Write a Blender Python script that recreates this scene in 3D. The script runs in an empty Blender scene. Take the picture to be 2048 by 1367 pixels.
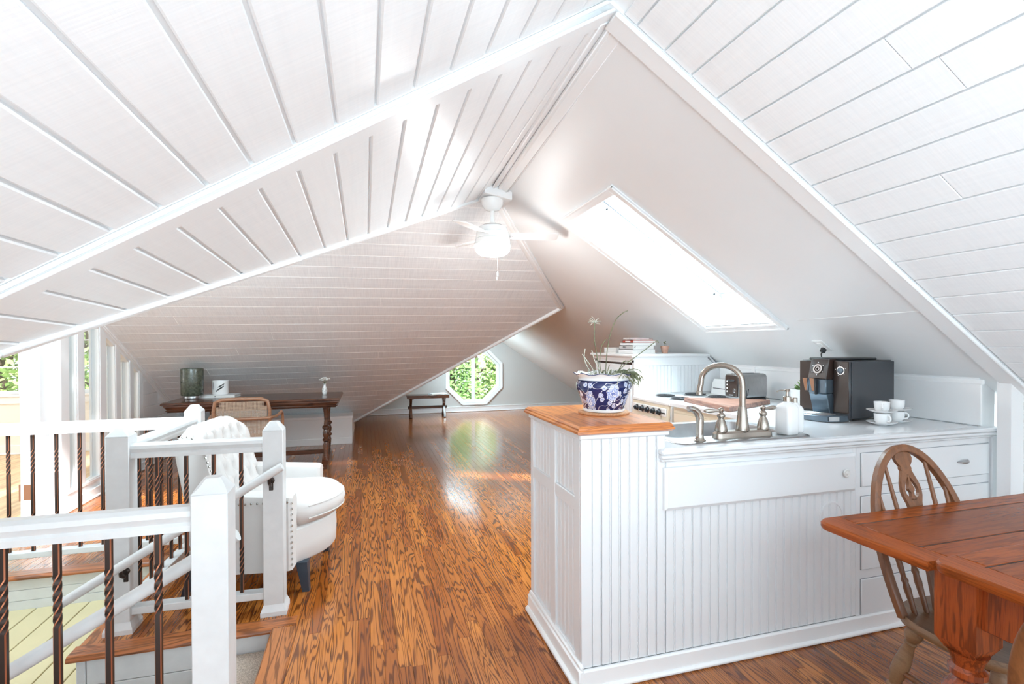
import bpy, bmesh, math, random
from mathutils import Vector, Matrix
R = math.radians
random.seed(7)
SC = bpy.context.scene
COL = SC.collection

# ------------------------------------------------------------------ camera
cam = bpy.data.cameras.new('camera')
cam.sensor_width = 36.0
cam.lens = 36.0 * 1012.21 / 2048.0
cam.shift_y = 13.58 / 2048.0
cam.clip_start = 0.02
cam.clip_end = 200
co = bpy.data.objects.new('camera', cam)
COL.objects.link(co)
_r = Vector((0.96053895, -0.27812975, -0.00296274))
_d = Vector((-0.00526329, -0.00752517, -0.99995783))
_f = Vector((0.27809573, 0.96051404, -0.00869209))
m = Matrix((_r, -_d, -_f)).transposed().to_4x4()
m.translation = Vector((0, 0, 1.38))
co.matrix_world = m
SC.camera = co

# ------------------------------------------------------------------ world, light, exposure
SC.view_settings.view_transform = 'Standard'
SC.view_settings.look = 'None'
SC.view_settings.gamma = 1.0
SC.view_settings.use_curve_mapping = False
SC.view_settings.exposure = 0.50
SC.cycles.use_denoising = True
SC.cycles.max_bounces = 10
SC.cycles.diffuse_bounces = 6
SC.cycles.glossy_bounces = 4
SC.cycles.transparent_max_bounces = 16
SC.cycles.sample_clamp_indirect = 6.0
SC.cycles.caustics_reflective = False
SC.cycles.caustics_refractive = False
wd = bpy.data.worlds.new('sky')
SC.world = wd
wd.use_nodes = True
bg = wd.node_tree.nodes['Background']
bg.inputs[0].default_value = (0.81, 0.94, 1.0, 1)
bg.inputs[1].default_value = 2.15


def area(name, loc, size, size_y, power, direction, color=(1, 1, 1), shape='RECTANGLE'):
    l = bpy.data.lights.new(name, 'AREA')
    l.shape = shape
    l.size = size
    l.size_y = size_y
    l.energy = power
    l.color = color
    o = bpy.data.objects.new(name, l)
    COL.objects.link(o)
    o.location = loc
    o.rotation_euler = Vector(direction).to_track_quat('-Z', 'Y').to_euler()
    return o


# daylight of the window wall behind the viewer, of the roof window and of the side room, plus added fill lamps
DAY = (0.675, 0.895, 1.0)
area('daylight_gable_window', (0.6, -2.75, 1.2), 4.6, 2.2, 16, (0, 1, 0.0), DAY)
area('upward_fill_light', (0.5, -1.7, 0.25), 4.2, 2.0, 166, (0, 0.05, 1), (0.60, 0.862, 1.0))  # added fill panel facing up behind the viewer, no real source
area('daylight_roof_window', (2.33, 3.08, 2.16), 1.1, 0.66, 128, (-0.541, 0, -0.841), DAY)
area('wing_fill_light', (1.60, 8.95, 1.53), 0.75, 1.2, 82, (0.573, 0, -0.819), DAY)  # fill lamp at an invented roof window, brightens the far wing
area('cross_gable_fill_light', (-1.45, 3.05, 2.09), 1.3, 0.9, 38, (0, 0.90, -0.44), DAY)  # fill lamp at an invented roof window, tilted to brighten the far slope
area('daylight_side_room', (-6.9, 5.6, 1.3), 3.0, 1.6, 56, (1, 0, 0), (0.93, 0.96, 1.0))
sun = bpy.data.lights.new('sun', 'SUN')
sun.energy = 9.0
sun.angle = R(3)
so = bpy.data.objects.new('sun', sun)
COL.objects.link(so)
so.rotation_euler = Vector((-0.25, 0.75, -0.8)).to_track_quat('-Z', 'Y').to_euler()


# ------------------------------------------------------------------ materials
def nodes_of(name):
    mt = bpy.data.materials.new(name)
    mt.use_nodes = True
    nt = mt.node_tree
    return mt, nt, nt.nodes['Principled BSDF']


def N(nt, typ, **kw):
    n = nt.nodes.new(typ)
    for k, v in kw.items():
        if k.startswith('i_'):
            n.inputs[k[2:].replace('_', ' ')].default_value = v
        else:
            setattr(n, k, v)
    return n


def ramp(nt, stops, interp='LINEAR'):
    n = nt.nodes.new('ShaderNodeValToRGB')
    cr = n.color_ramp
    cr.interpolation = interp
    while len(cr.elements) < len(stops):
        cr.elements.new(0.5)
    for e, (p, c) in zip(cr.elements, stops):
        e.position = p
        e.color = (c[0], c[1], c[2], 1)
    return n


def plain(name, col, rough=0.5, metal=0.0, var=0.0, vscale=8.0, bump=0.0, bscale=60.0, coat=0.0, spec=0.5):
    mt, nt, b = nodes_of(name)
    b.inputs['Base Color'].default_value = (*col, 1)
    b.inputs['Roughness'].default_value = rough
    b.inputs['Metallic'].default_value = metal
    b.inputs['Specular IOR Level'].default_value = spec
    if coat:
        b.inputs['Coat Weight'].default_value = coat
        b.inputs['Coat Roughness'].default_value = 0.08
    tc = N(nt, 'ShaderNodeTexCoord')
    if var > 0:
        nz = N(nt, 'ShaderNodeTexNoise', i_Scale=vscale, i_Detail=4.0)
        nt.links.new(tc.outputs['Object'], nz.inputs['Vector'])
        lo = tuple(c * (1 - var) for c in col)
        hi = tuple(min(1, c * (1 + var)) for c in col)
        rp = ramp(nt, [(0.3, lo), (0.7, hi)])
        nt.links.new(nz.outputs['Fac'], rp.inputs['Fac'])
        nt.links.new(rp.outputs['Color'], b.inputs['Base Color'])
    if bump > 0:
        n2 = N(nt, 'ShaderNodeTexNoise', i_Scale=bscale, i_Detail=3.0)
        nt.links.new(tc.outputs['Object'], n2.inputs['Vector'])
        bp = N(nt, 'ShaderNodeBump', i_Strength=bump, i_Distance=0.004)
        nt.links.new(n2.outputs['Fac'], bp.inputs['Height'])
        nt.links.new(bp.outputs['Normal'], b.inputs['Normal'])
    return mt


def sawn(name, lo, hi, axis, rough=0.42, bump=0.25):
    """painted sawn board: fine saw marks and soft grain along one axis"""
    mt, nt, b = nodes_of(name)
    b.inputs['Roughness'].default_value = rough
    g = N(nt, 'ShaderNodeNewGeometry')
    at = N(nt, 'ShaderNodeAttribute', attribute_name='rnd')
    sc = (3, 60, 60) if axis == 'X' else (60, 3, 60)
    mp = N(nt, 'ShaderNodeMapping')
    mp.inputs['Scale'].default_value = sc
    add = N(nt, 'ShaderNodeVectorMath', operation='ADD')
    cmb = N(nt, 'ShaderNodeCombineXYZ')
    ml = N(nt, 'ShaderNodeMath', operation='MULTIPLY')
    ml.inputs[1].default_value = 37.0
    nt.links.new(at.outputs['Fac'], ml.inputs[0])
    nt.links.new(ml.outputs[0], cmb.inputs['X'])
    nt.links.new(ml.outputs[0], cmb.inputs['Y'])
    nt.links.new(g.outputs['Position'], add.inputs[0])
    nt.links.new(cmb.outputs[0], add.inputs[1])
    nt.links.new(add.outputs[0], mp.inputs['Vector'])
    nz = N(nt, 'ShaderNodeTexNoise', i_Scale=1.0, i_Detail=5.0, i_Distortion=0.6)
    nt.links.new(mp.outputs[0], nz.inputs['Vector'])
    # cross-cut saw marks
    mp2 = N(nt, 'ShaderNodeMapping')
    mp2.inputs['Scale'].default_value = (150, 5, 5) if axis == 'X' else (5, 150, 5)
    nt.links.new(add.outputs[0], mp2.inputs['Vector'])
    nz2 = N(nt, 'ShaderNodeTexNoise', i_Scale=1.0, i_Detail=2.0)
    nt.links.new(mp2.outputs[0], nz2.inputs['Vector'])
    mixf = N(nt, 'ShaderNodeMath', operation='MULTIPLY_ADD')
    mixf.inputs[1].default_value = 0.55
    nt.links.new(nz2.outputs['Fac'], mixf.inputs[0])
    sc2 = N(nt, 'ShaderNodeMath', operation='MULTIPLY')
    sc2.inputs[1].default_value = 0.45
    nt.links.new(nz.outputs['Fac'], sc2.inputs[0])
    nt.links.new(sc2.outputs[0], mixf.inputs[2])
    rp = ramp(nt, [(0.32, lo), (0.66, hi)])
    nt.links.new(mixf.outputs[0], rp.inputs['Fac'])
    nt.links.new(rp.outputs['Color'], b.inputs['Base Color'])
    bp = N(nt, 'ShaderNodeBump', i_Strength=bump, i_Distance=0.003)
    nt.links.new(mixf.outputs[0], bp.inputs['Height'])
    nt.links.new(bp.outputs['Normal'], b.inputs['Normal'])
    return mt


def wood(name, light, dark, line, axis='Y', rough=0.35, lines=26.0, sx=14.0, sy=1.6, attr=False, coat=0.0, tone=0.35, space='Object', spec=0.5, lf=0.62):
    """wood whose figure is the contour lines of a stretched noise (cathedral grain), plus pores"""
    mt, nt, b = nodes_of(name)
    b.inputs['Roughness'].default_value = rough
    b.inputs['Specular IOR Level'].default_value = spec
    if coat:
        b.inputs['Coat Weight'].default_value = coat
        b.inputs['Coat Roughness'].default_value = 0.12
    if space == 'World':
        g = N(nt, 'ShaderNodeNewGeometry')
        src = g.outputs['Position']
    else:
        g = N(nt, 'ShaderNodeTexCoord')
        src = g.outputs['Object']
    sc = {'X': (sy, sx, sx), 'Y': (sx, sy, sx), 'Z': (sx, sx, sy)}[axis]
    mp = N(nt, 'ShaderNodeMapping')
    mp.inputs['Scale'].default_value = sc
    rnd = None
    if attr:
        at = N(nt, 'ShaderNodeAttribute', attribute_name='rnd')
        rnd = at.outputs['Fac']
        ml = N(nt, 'ShaderNodeMath', operation='MULTIPLY')
        ml.inputs[1].default_value = 91.7
        nt.links.new(rnd, ml.inputs[0])
        cmb = N(nt, 'ShaderNodeCombineXYZ')
        for k in 'XYZ':
            nt.links.new(ml.outputs[0], cmb.inputs[k])
        add = N(nt, 'ShaderNodeVectorMath', operation='ADD')
        nt.links.new(src, add.inputs[0])
        nt.links.new(cmb.outputs[0], add.inputs[1])
        src = add.outputs[0]
    nt.links.new(src, mp.inputs['Vector'])
    nz = N(nt, 'ShaderNodeTexNoise', i_Scale=1.0, i_Detail=2.5, i_Roughness=0.45, i_Distortion=0.35)
    nt.links.new(mp.outputs[0], nz.inputs['Vector'])
    k = N(nt, 'ShaderNodeMath', operation='MULTIPLY')
    k.inputs[1].default_value = lines * 6.283
    nt.links.new(nz.outputs['Fac'], k.inputs[0])
    s = N(nt, 'ShaderNodeMath', operation='SINE')
    nt.links.new(k.outputs[0], s.inputs[0])
    lr = ramp(nt, [(0.56, (0, 0, 0)), (0.93, (1, 1, 1))])
    half = N(nt, 'ShaderNodeMath', operation='MULTIPLY_ADD')
    half.inputs[1].default_value = 0.5
    half.inputs[2].default_value = 0.5
    nt.links.new(s.outputs[0], half.inputs[0])
    nt.links.new(half.outputs[0], lr.inputs['Fac'])
    # pores
    mp2 = N(nt, 'ShaderNodeMapping')
    f = 9.0
    mp2.inputs['Scale'].default_value = tuple(c * f if c == sx else c * 4.0 for c in sc)
    nt.links.new(src, mp2.inputs['Vector'])
    nz2 = N(nt, 'ShaderNodeTexNoise', i_Scale=1.0, i_Detail=3.0)
    nt.links.new(mp2.outputs[0], nz2.inputs['Vector'])
    pr = ramp(nt, [(0.5, (0, 0, 0)), (0.75, (1, 1, 1))])
    nt.links.new(nz2.outputs['Fac'], pr.inputs['Fac'])
    # tone of the piece
    base = ramp(nt, [(0.0, dark), (0.5, tuple((a + c) / 2 for a, c in zip(light, dark))), (1.0, light)])
    if rnd is not None:
        nt.links.new(rnd, base.inputs['Fac'])
    else:
        nz3 = N(nt, 'ShaderNodeTexNoise', i_Scale=0.35, i_Detail=2.0)
        nt.links.new(mp.outputs[0], nz3.inputs['Vector'])
        nt.links.new(nz3.outputs['Fac'], base.inputs['Fac'])
    m1 = N(nt, 'ShaderNodeMixRGB', blend_type='MIX')
    m1.inputs['Color2'].default_value = (*line, 1)
    f1 = N(nt, 'ShaderNodeMath', operation='MULTIPLY')
    f1.inputs[1].default_value = lf
    nt.links.new(lr.outputs['Color'], f1.inputs[0])
    nt.links.new(f1.outputs[0], m1.inputs['Fac'])
    nt.links.new(base.outputs['Color'], m1.inputs['Color1'])
    m2 = N(nt, 'ShaderNodeMixRGB', blend_type='MIX')
    m2.inputs['Color2'].default_value = (*line, 1)
    f2 = N(nt, 'ShaderNodeMath', operation='MULTIPLY')
    f2.inputs[1].default_value = tone
    nt.links.new(pr.outputs['Color'], f2.inputs[0])
    nt.links.new(f2.outputs[0], m2.inputs['Fac'])
    nt.links.new(m1.outputs['Color'], m2.inputs['Color1'])
    nt.links.new(m2.outputs['Color'], b.inputs['Base Color'])
    bp = N(nt, 'ShaderNodeBump', i_Strength=0.05, i_Distance=0.002)
    bp.invert = True
    nt.links.new(lr.outputs['Color'], bp.inputs['Height'])
    nt.links.new(bp.outputs['Normal'], b.inputs['Normal'])
    return mt


def glow(name, col, strength):
    mt, nt, b = nodes_of(name)
    b.inputs['Base Color'].default_value = (*col, 1)
    b.inputs['Emission Color'].default_value = (*col, 1)
    b.inputs['Emission Strength'].default_value = strength
    return mt


def glass_mat(name, gloss=0.08, tint=(1, 1, 1)):
    mt = bpy.data.materials.new(name)
    mt.use_nodes = True
    nt = mt.node_tree
    nt.nodes.clear()
    out = nt.nodes.new('ShaderNodeOutputMaterial')
    tr = nt.nodes.new('ShaderNodeBsdfTransparent')
    tr.inputs[0].default_value = (*tint, 1)
    gl = nt.nodes.new('ShaderNodeBsdfGlossy')
    gl.inputs['Roughness'].default_value = 0.02
    mx = nt.nodes.new('ShaderNodeMixShader')
    mx.inputs[0].default_value = gloss
    nt.links.new(tr.outputs[0], mx.inputs[1])
    nt.links.new(gl.outputs[0], mx.inputs[2])
    nt.links.new(mx.outputs[0], out.inputs[0])
    return mt


M = {}
M['white'] = plain('white_paint', (0.86, 0.865, 0.87), 0.38, bump=0.05, bscale=25)
M['cabinet'] = plain('cabinet_paint', (0.755, 0.765, 0.78), 0.34, bump=0.04, bscale=30)
M['trim'] = plain('trim_paint', (0.87, 0.875, 0.88), 0.33)
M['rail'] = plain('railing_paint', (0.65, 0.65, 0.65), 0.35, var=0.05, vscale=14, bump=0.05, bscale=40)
M['plaster'] = plain('plaster', (0.82, 0.83, 0.835), 0.45, var=0.012, vscale=2.2, bump=0.06, bscale=5)
M['grey_wall'] = plain('grey_wall_paint', (0.60, 0.605, 0.59), 0.5, bump=0.04, bscale=20)
M['cream_wall'] = plain('cream_wall_paint', (0.86, 0.83, 0.78), 0.5)
M['cream_deck'] = plain('cream_plank_paint', (0.66, 0.57, 0.34), 0.5, var=0.03, vscale=6)
M['warm_lit_cab'] = plain('warm_lit_cabinet', (0.80, 0.70, 0.55), 0.4)  # warm tint of the light put into the cabinet colour
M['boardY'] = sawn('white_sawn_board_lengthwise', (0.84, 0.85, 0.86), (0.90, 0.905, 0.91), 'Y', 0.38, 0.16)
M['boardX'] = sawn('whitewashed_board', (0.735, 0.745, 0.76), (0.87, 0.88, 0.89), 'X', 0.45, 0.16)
M['backing'] = plain('white_backing', (0.93, 0.93, 0.93), 0.5)
M['floor'] = wood('oak_strip', (0.57, 0.195, 0.036), (0.29, 0.075, 0.012), (0.080, 0.019, 0.004), 'Y', 0.20, lines=16, sx=15, sy=1.0, attr=True, tone=0.4, space='World', coat=0.4, lf=0.82)
M['oakX'] = wood('oak_nosing_crosswise', (0.50, 0.17, 0.055), (0.33, 0.095, 0.03), (0.07, 0.022, 0.008), 'X', 0.28, lines=10, sx=13, sy=1.2, space='World')
M['oakY'] = wood('oak_nosing_lengthwise', (0.56, 0.22, 0.075), (0.38, 0.12, 0.038), (0.07, 0.022, 0.008), 'Y', 0.28, lines=10, sx=13, sy=1.2, space='World')
M['maple'] = wood('pale_strip', (0.80, 0.58, 0.34), (0.66, 0.44, 0.235), (0.48, 0.30, 0.15), 'Y', 0.34, lines=4, sx=10, sy=0.8, attr=True, tone=0.2, space='World')
M['fir'] = wood('orange_fir', (0.80, 0.32, 0.085), (0.62, 0.195, 0.042), (0.30, 0.075, 0.018), 'Y', 0.3, lines=8, sx=16, sy=1.0, coat=0.3, tone=0.2, space='World')
M['firX'] = wood('orange_fir_crosswise', (0.74, 0.27, 0.07), (0.52, 0.15, 0.035), (0.22, 0.05, 0.014), 'X', 0.3, lines=14, sx=26, sy=2.0, coat=0.3, tone=0.2, space='World')
M['carpet'] = plain('beige_carpet', (0.50, 0.42, 0.35), 0.95, var=0.35, vscale=160, bump=1.0, bscale=300, spec=0.1)
M['iron'] = plain('dark_bronze_iron', (0.055, 0.042, 0.037), 0.38, 0.75)
M['copper'] = plain('copper_edge', (0.50, 0.20, 0.11), 0.32, 0.85)
M['fabric'] = plain('cream_fabric', (0.62, 0.585, 0.565), 0.85, bump=0.15, bscale=500, spec=0.2)
M['nail'] = plain('silver_nailhead', (0.45, 0.43, 0.40), 0.25, 1.0)
M['navy'] = plain('navy_black_leg', (0.030, 0.045, 0.065), 0.32)
M['desk'] = wood('dark_walnut', (0.130, 0.047, 0.022), (0.060, 0.021, 0.011), (0.018, 0.007, 0.004), 'X', 0.25, lines=8, sx=16, sy=1.2, coat=0.25)
M['bent'] = wood('bentwood', (0.34, 0.175, 0.10), (0.24, 0.11, 0.06), (0.14, 0.06, 0.03), 'X', 0.35, lines=3, sx=40, sy=4, lf=.3)
M['cane'] = plain('woven_cane', (0.38, 0.265, 0.19), 0.6, var=0.15, vscale=60)
M['table'] = wood('red_oak_table', (0.36, 0.085, 0.017), (0.20, 0.042, 0.009), (0.055, 0.012, 0.004), 'X', 0.26, lines=5, sx=42, sy=2.6, coat=0.0, spec=0.13, tone=0.55, lf=.38, space='World')
M['tableY'] = wood('red_oak_table_end', (0.40, 0.098, 0.020), (0.26, 0.054, 0.011), (0.065, 0.014, 0.005), 'Y', 0.28, lines=5, sx=42, sy=2.6, coat=0.0, spec=0.13, tone=0.55, lf=.38, space='World')
M['tablein'] = wood('red_oak_table_panel', (0.28, 0.072, 0.019), (0.18, 0.040, 0.011), (0.065, 0.016, 0.007), 'X', 0.26, lines=3, sx=46, sy=5.0, coat=0.0, spec=0.13, tone=0.5, lf=.3, space='World')
M['tableZ'] = wood('red_oak_leg', (0.42, 0.088, 0.018), (0.22, 0.034, 0.008), (0.045, 0.010, 0.004), 'Z', 0.26, lines=3, sx=60, sy=5, coat=0.1, tone=0.6, lf=.5, space='World')
M['seam'] = plain('dark_seam', (0.03, 0.012, 0.008), 0.6)
M['wind'] = wood('windsor_brown', (0.25, 0.098, 0.036), (0.15, 0.053, 0.019), (0.07, 0.023, 0.009), 'Z', 0.34, lines=3, sx=40, sy=4, tone=0.35, lf=.3)
M['windlight'] = wood('windsor_worn', (0.33, 0.19, 0.10), (0.21, 0.11, 0.052), (0.10, 0.048, 0.022), 'Y', 0.4, lines=3, sx=30, sy=4, tone=0.35, lf=.3)
M['steel'] = plain('stainless_steel', (0.40, 0.40, 0.405), 0.30, 1.0, var=0.06, vscale=30)
M['nickel'] = plain('brushed_nickel', (0.40, 0.355, 0.31), 0.24, 1.0)
M['chrome'] = plain('chrome', (0.80, 0.80, 0.80), 0.12, 1.0)
M['black'] = plain('black_plastic', (0.020, 0.021, 0.024), 0.35)
M['charcoal'] = plain('charcoal_shell', (0.045, 0.048, 0.055), 0.33)
M['espresso'] = plain('brown_gloss_front', (0.032, 0.017, 0.012), 0.3, coat=0.15)
M['slate'] = plain('slate_metal', (0.12, 0.155, 0.19), 0.28, 0.6)
M['coil'] = plain('burner_coil', (0.03, 0.03, 0.032), 0.4, 0.3)
M['enamel'] = plain('white_enamel', (0.86, 0.86, 0.85), 0.18)
M['beige_enamel'] = plain('beige_enamel', (0.76, 0.66, 0.52), 0.25)
M['ceramic'] = plain('white_ceramic', (0.86, 0.86, 0.86), 0.15)
M['worktop'] = plain('white_worktop', (0.82, 0.825, 0.84), 0.10, coat=0.3)
M['walnut'] = wood('walnut_board', (0.30, 0.15, 0.105), (0.19, 0.085, 0.055), (0.09, 0.035, 0.022), 'Y', 0.45, lines=5, sx=16, sy=1.5, space='World')
M['cork'] = plain('cork', (0.62, 0.33, 0.17), 0.8, var=0.22, vscale=120, bump=0.4, bscale=160)
M['terra'] = plain('terracotta', (0.52, 0.30, 0.225), 0.8, var=0.1, vscale=40)
M['concrete'] = plain('pale_concrete', (0.72, 0.72, 0.71), 0.8, var=0.06, vscale=20, bump=0.15, bscale=60)
M['soil'] = plain('soil', (0.05, 0.035, 0.025), 0.95, bump=0.8, bscale=120)
M['stem'] = plain('dry_green_stem', (0.15, 0.165, 0.085), 0.6, var=0.3, vscale=30)
M['stempale'] = plain('pale_dry_stem', (0.55, 0.55, 0.46), 0.6, var=0.2, vscale=30)
M['leaf'] = plain('fresh_leaf', (0.20, 0.36, 0.11), 0.5, var=0.35, vscale=18)
M['paper'] = plain('paper_pages', (0.80, 0.79, 0.76), 0.7, var=0.05, vscale=120)
M['bookwhite'] = plain('white_book_cover', (0.80, 0.80, 0.80), 0.45)
M['bookgrey'] = plain('grey_book_cover', (0.50, 0.48, 0.47), 0.45)
M['bookred'] = plain('red_book_cover', (0.42, 0.075, 0.055), 0.4)
M['ink'] = plain('black_ink', (0.02, 0.018, 0.018), 0.5)
M['glassgreen'] = plain('dark_green_ribbed_glass', (0.075, 0.085, 0.06), 0.22, var=0.5, vscale=45, bump=0.9, bscale=70, coat=0.4)
M['glaze'] = glass_mat('window_glass', 0.07)
M['glazed_side'] = glass_mat('partition_glass', 0.10, (0.93, 0.95, 0.96))
M['lamp'] = glow('lit_diffuser', (0.96, 0.975, 0.97), 54.0)
M['bark'] = plain('bark', (0.10, 0.07, 0.05), 0.9, var=0.3, vscale=12, bump=0.6, bscale=30)
M['foliage'] = plain('tree_leaves', (0.20, 0.36, 0.11), 0.6, var=0.45, vscale=1.6)
M['foliage2'] = plain('bright_tree_leaves', (0.36, 0.50, 0.17), 0.6, var=0.4, vscale=1.6)
M['ground'] = plain('garden_ground', (0.22, 0.26, 0.12), 0.9, var=0.3, vscale=1.0)
M['flower'] = plain('white_petal', (0.84, 0.83, 0.80), 0.6)
M['brass'] = plain('worn_brass', (0.36, 0.20, 0.13), 0.4, 0.8)
M['blueglaze'] = plain('dark_blue_rim', (0.03, 0.045, 0.13), 0.15)
M['magazine'] = plain('magazine_cover', (0.30, 0.38, 0.42), 0.35, var=0.6, vscale=14)


def planter_mat():
    mt, nt, b = nodes_of('blue_and_white_porcelain')
    b.inputs['Roughness'].default_value = 0.1
    b.inputs['Coat Weight'].default_value = 0.5
    tc = N(nt, 'ShaderNodeTexCoord')
    sep = N(nt, 'ShaderNodeSeparateXYZ')
    nt.links.new(tc.outputs['Object'], sep.inputs[0])
    ang = N(nt, 'ShaderNodeMath', operation='ARCTAN2')
    nt.links.new(sep.outputs['Y'], ang.inputs[0])
    nt.links.new(sep.outputs['X'], ang.inputs[1])
    u = N(nt, 'ShaderNodeMath', operation='MULTIPLY')
    u.inputs[1].default_value = 0.128
    nt.links.new(ang.outputs[0], u.inputs[0])
    cmb = N(nt, 'ShaderNodeCombineXYZ')
    nt.links.new(u.outputs[0], cmb.inputs['X'])
    nt.links.new(sep.outputs['Z'], cmb.inputs['Y'])
    nd = N(nt, 'ShaderNodeTexNoise', i_Scale=26.0, i_Detail=2.0)
    nt.links.new(cmb.outputs[0], nd.inputs['Vector'])
    dm = N(nt, 'ShaderNodeVectorMath', operation='MULTIPLY_ADD')
    dm.inputs[1].default_value = (0.014, 0.014, 0)
    nt.links.new(nd.outputs['Color'], dm.inputs[0])
    nt.links.new(cmb.outputs[0], dm.inputs[2])
    # leaves and small blossoms
    vo = N(nt, 'ShaderNodeTexVoronoi', voronoi_dimensions='2D', i_Scale=25.0, i_Randomness=0.8)
    nt.links.new(dm.outputs[0], vo.inputs['Vector'])
    r1 = ramp(nt, [(0.0, (0.16, 0.22, 0.50)), (0.09, (0.80, 0.82, 0.88)), (0.15, (0.25, 0.33, 0.62)), (0.22, (0.82, 0.84, 0.90)), (0.275, (0.010, 0.020, 0.105))], 'CONSTANT')
    nt.links.new(vo.outputs['Distance'], r1.inputs['Fac'])
    # curling vines: contour lines of a noise
    nv = N(nt, 'ShaderNodeTexNoise', i_Scale=11.0, i_Detail=1.0)
    nt.links.new(cmb.outputs[0], nv.inputs['Vector'])
    r2 = ramp(nt, [(0.0, (0, 0, 0)), (0.490, (1, 1, 1)), (0.502, (0, 0, 0)), (0.60, (1, 1, 1)), (0.61, (0, 0, 0))], 'CONSTANT')
    nt.links.new(nv.outputs['Fac'], r2.inputs['Fac'])
    mx = N(nt, 'ShaderNodeMixRGB', blend_type='MIX')
    mx.inputs['Color2'].default_value = (0.78, 0.80, 0.86, 1)
    nt.links.new(r2.outputs['Color'], mx.inputs['Fac'])
    nt.links.new(r1.outputs['Color'], mx.inputs['Color1'])
    vb = N(nt, 'ShaderNodeTexVoronoi', voronoi_dimensions='2D', i_Scale=8.2, i_Randomness=0.35)
    mpb = N(nt, 'ShaderNodeMapping')
    mpb.inputs['Location'].default_value = (0.085, 0.052, 0)
    nd2 = N(nt, 'ShaderNodeTexNoise', i_Scale=85.0, i_Detail=1.0)
    nt.links.new(cmb.outputs[0], nd2.inputs['Vector'])
    dm2 = N(nt, 'ShaderNodeVectorMath', operation='MULTIPLY_ADD')
    dm2.inputs[1].default_value = (0.026, 0.026, 0)
    nt.links.new(nd2.outputs['Color'], dm2.inputs[0])
    nt.links.new(dm.outputs[0], dm2.inputs[2])
    nt.links.new(dm2.outputs[0], mpb.inputs['Vector'])
    nt.links.new(mpb.outputs[0], vb.inputs['Vector'])
    rb = ramp(nt, [(0.0, (0.75, 0.78, 0.86)), (0.045, (0.14, 0.20, 0.48)), (0.08, (0.80, 0.82, 0.88)), (0.12, (0.22, 0.30, 0.60)), (0.155, (0.50, 0.57, 0.78)), (0.20, (0.18, 0.25, 0.55)), (0.225, (0.84, 0.86, 0.91)), (0.255, (0.010, 0.020, 0.105))], 'CONSTANT')
    nt.links.new(vb.outputs['Distance'], rb.inputs['Fac'])
    lt = N(nt, 'ShaderNodeMath', operation='LESS_THAN')
    lt.inputs[1].default_value = 0.275
    nt.links.new(vb.outputs['Distance'], lt.inputs[0])
    mx2 = N(nt, 'ShaderNodeMixRGB', blend_type='MIX')
    nt.links.new(lt.outputs[0], mx2.inputs['Fac'])
    nt.links.new(mx.outputs['Color'], mx2.inputs['Color1'])
    nt.links.new(rb.outputs['Color'], mx2.inputs['Color2'])
    nt.links.new(mx2.outputs['Color'], b.inputs['Base Color'])
    return mt


M['porcelain'] = planter_mat()


# ------------------------------------------------------------------ geometry helpers
def V(*a):
    return Vector(a)


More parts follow.
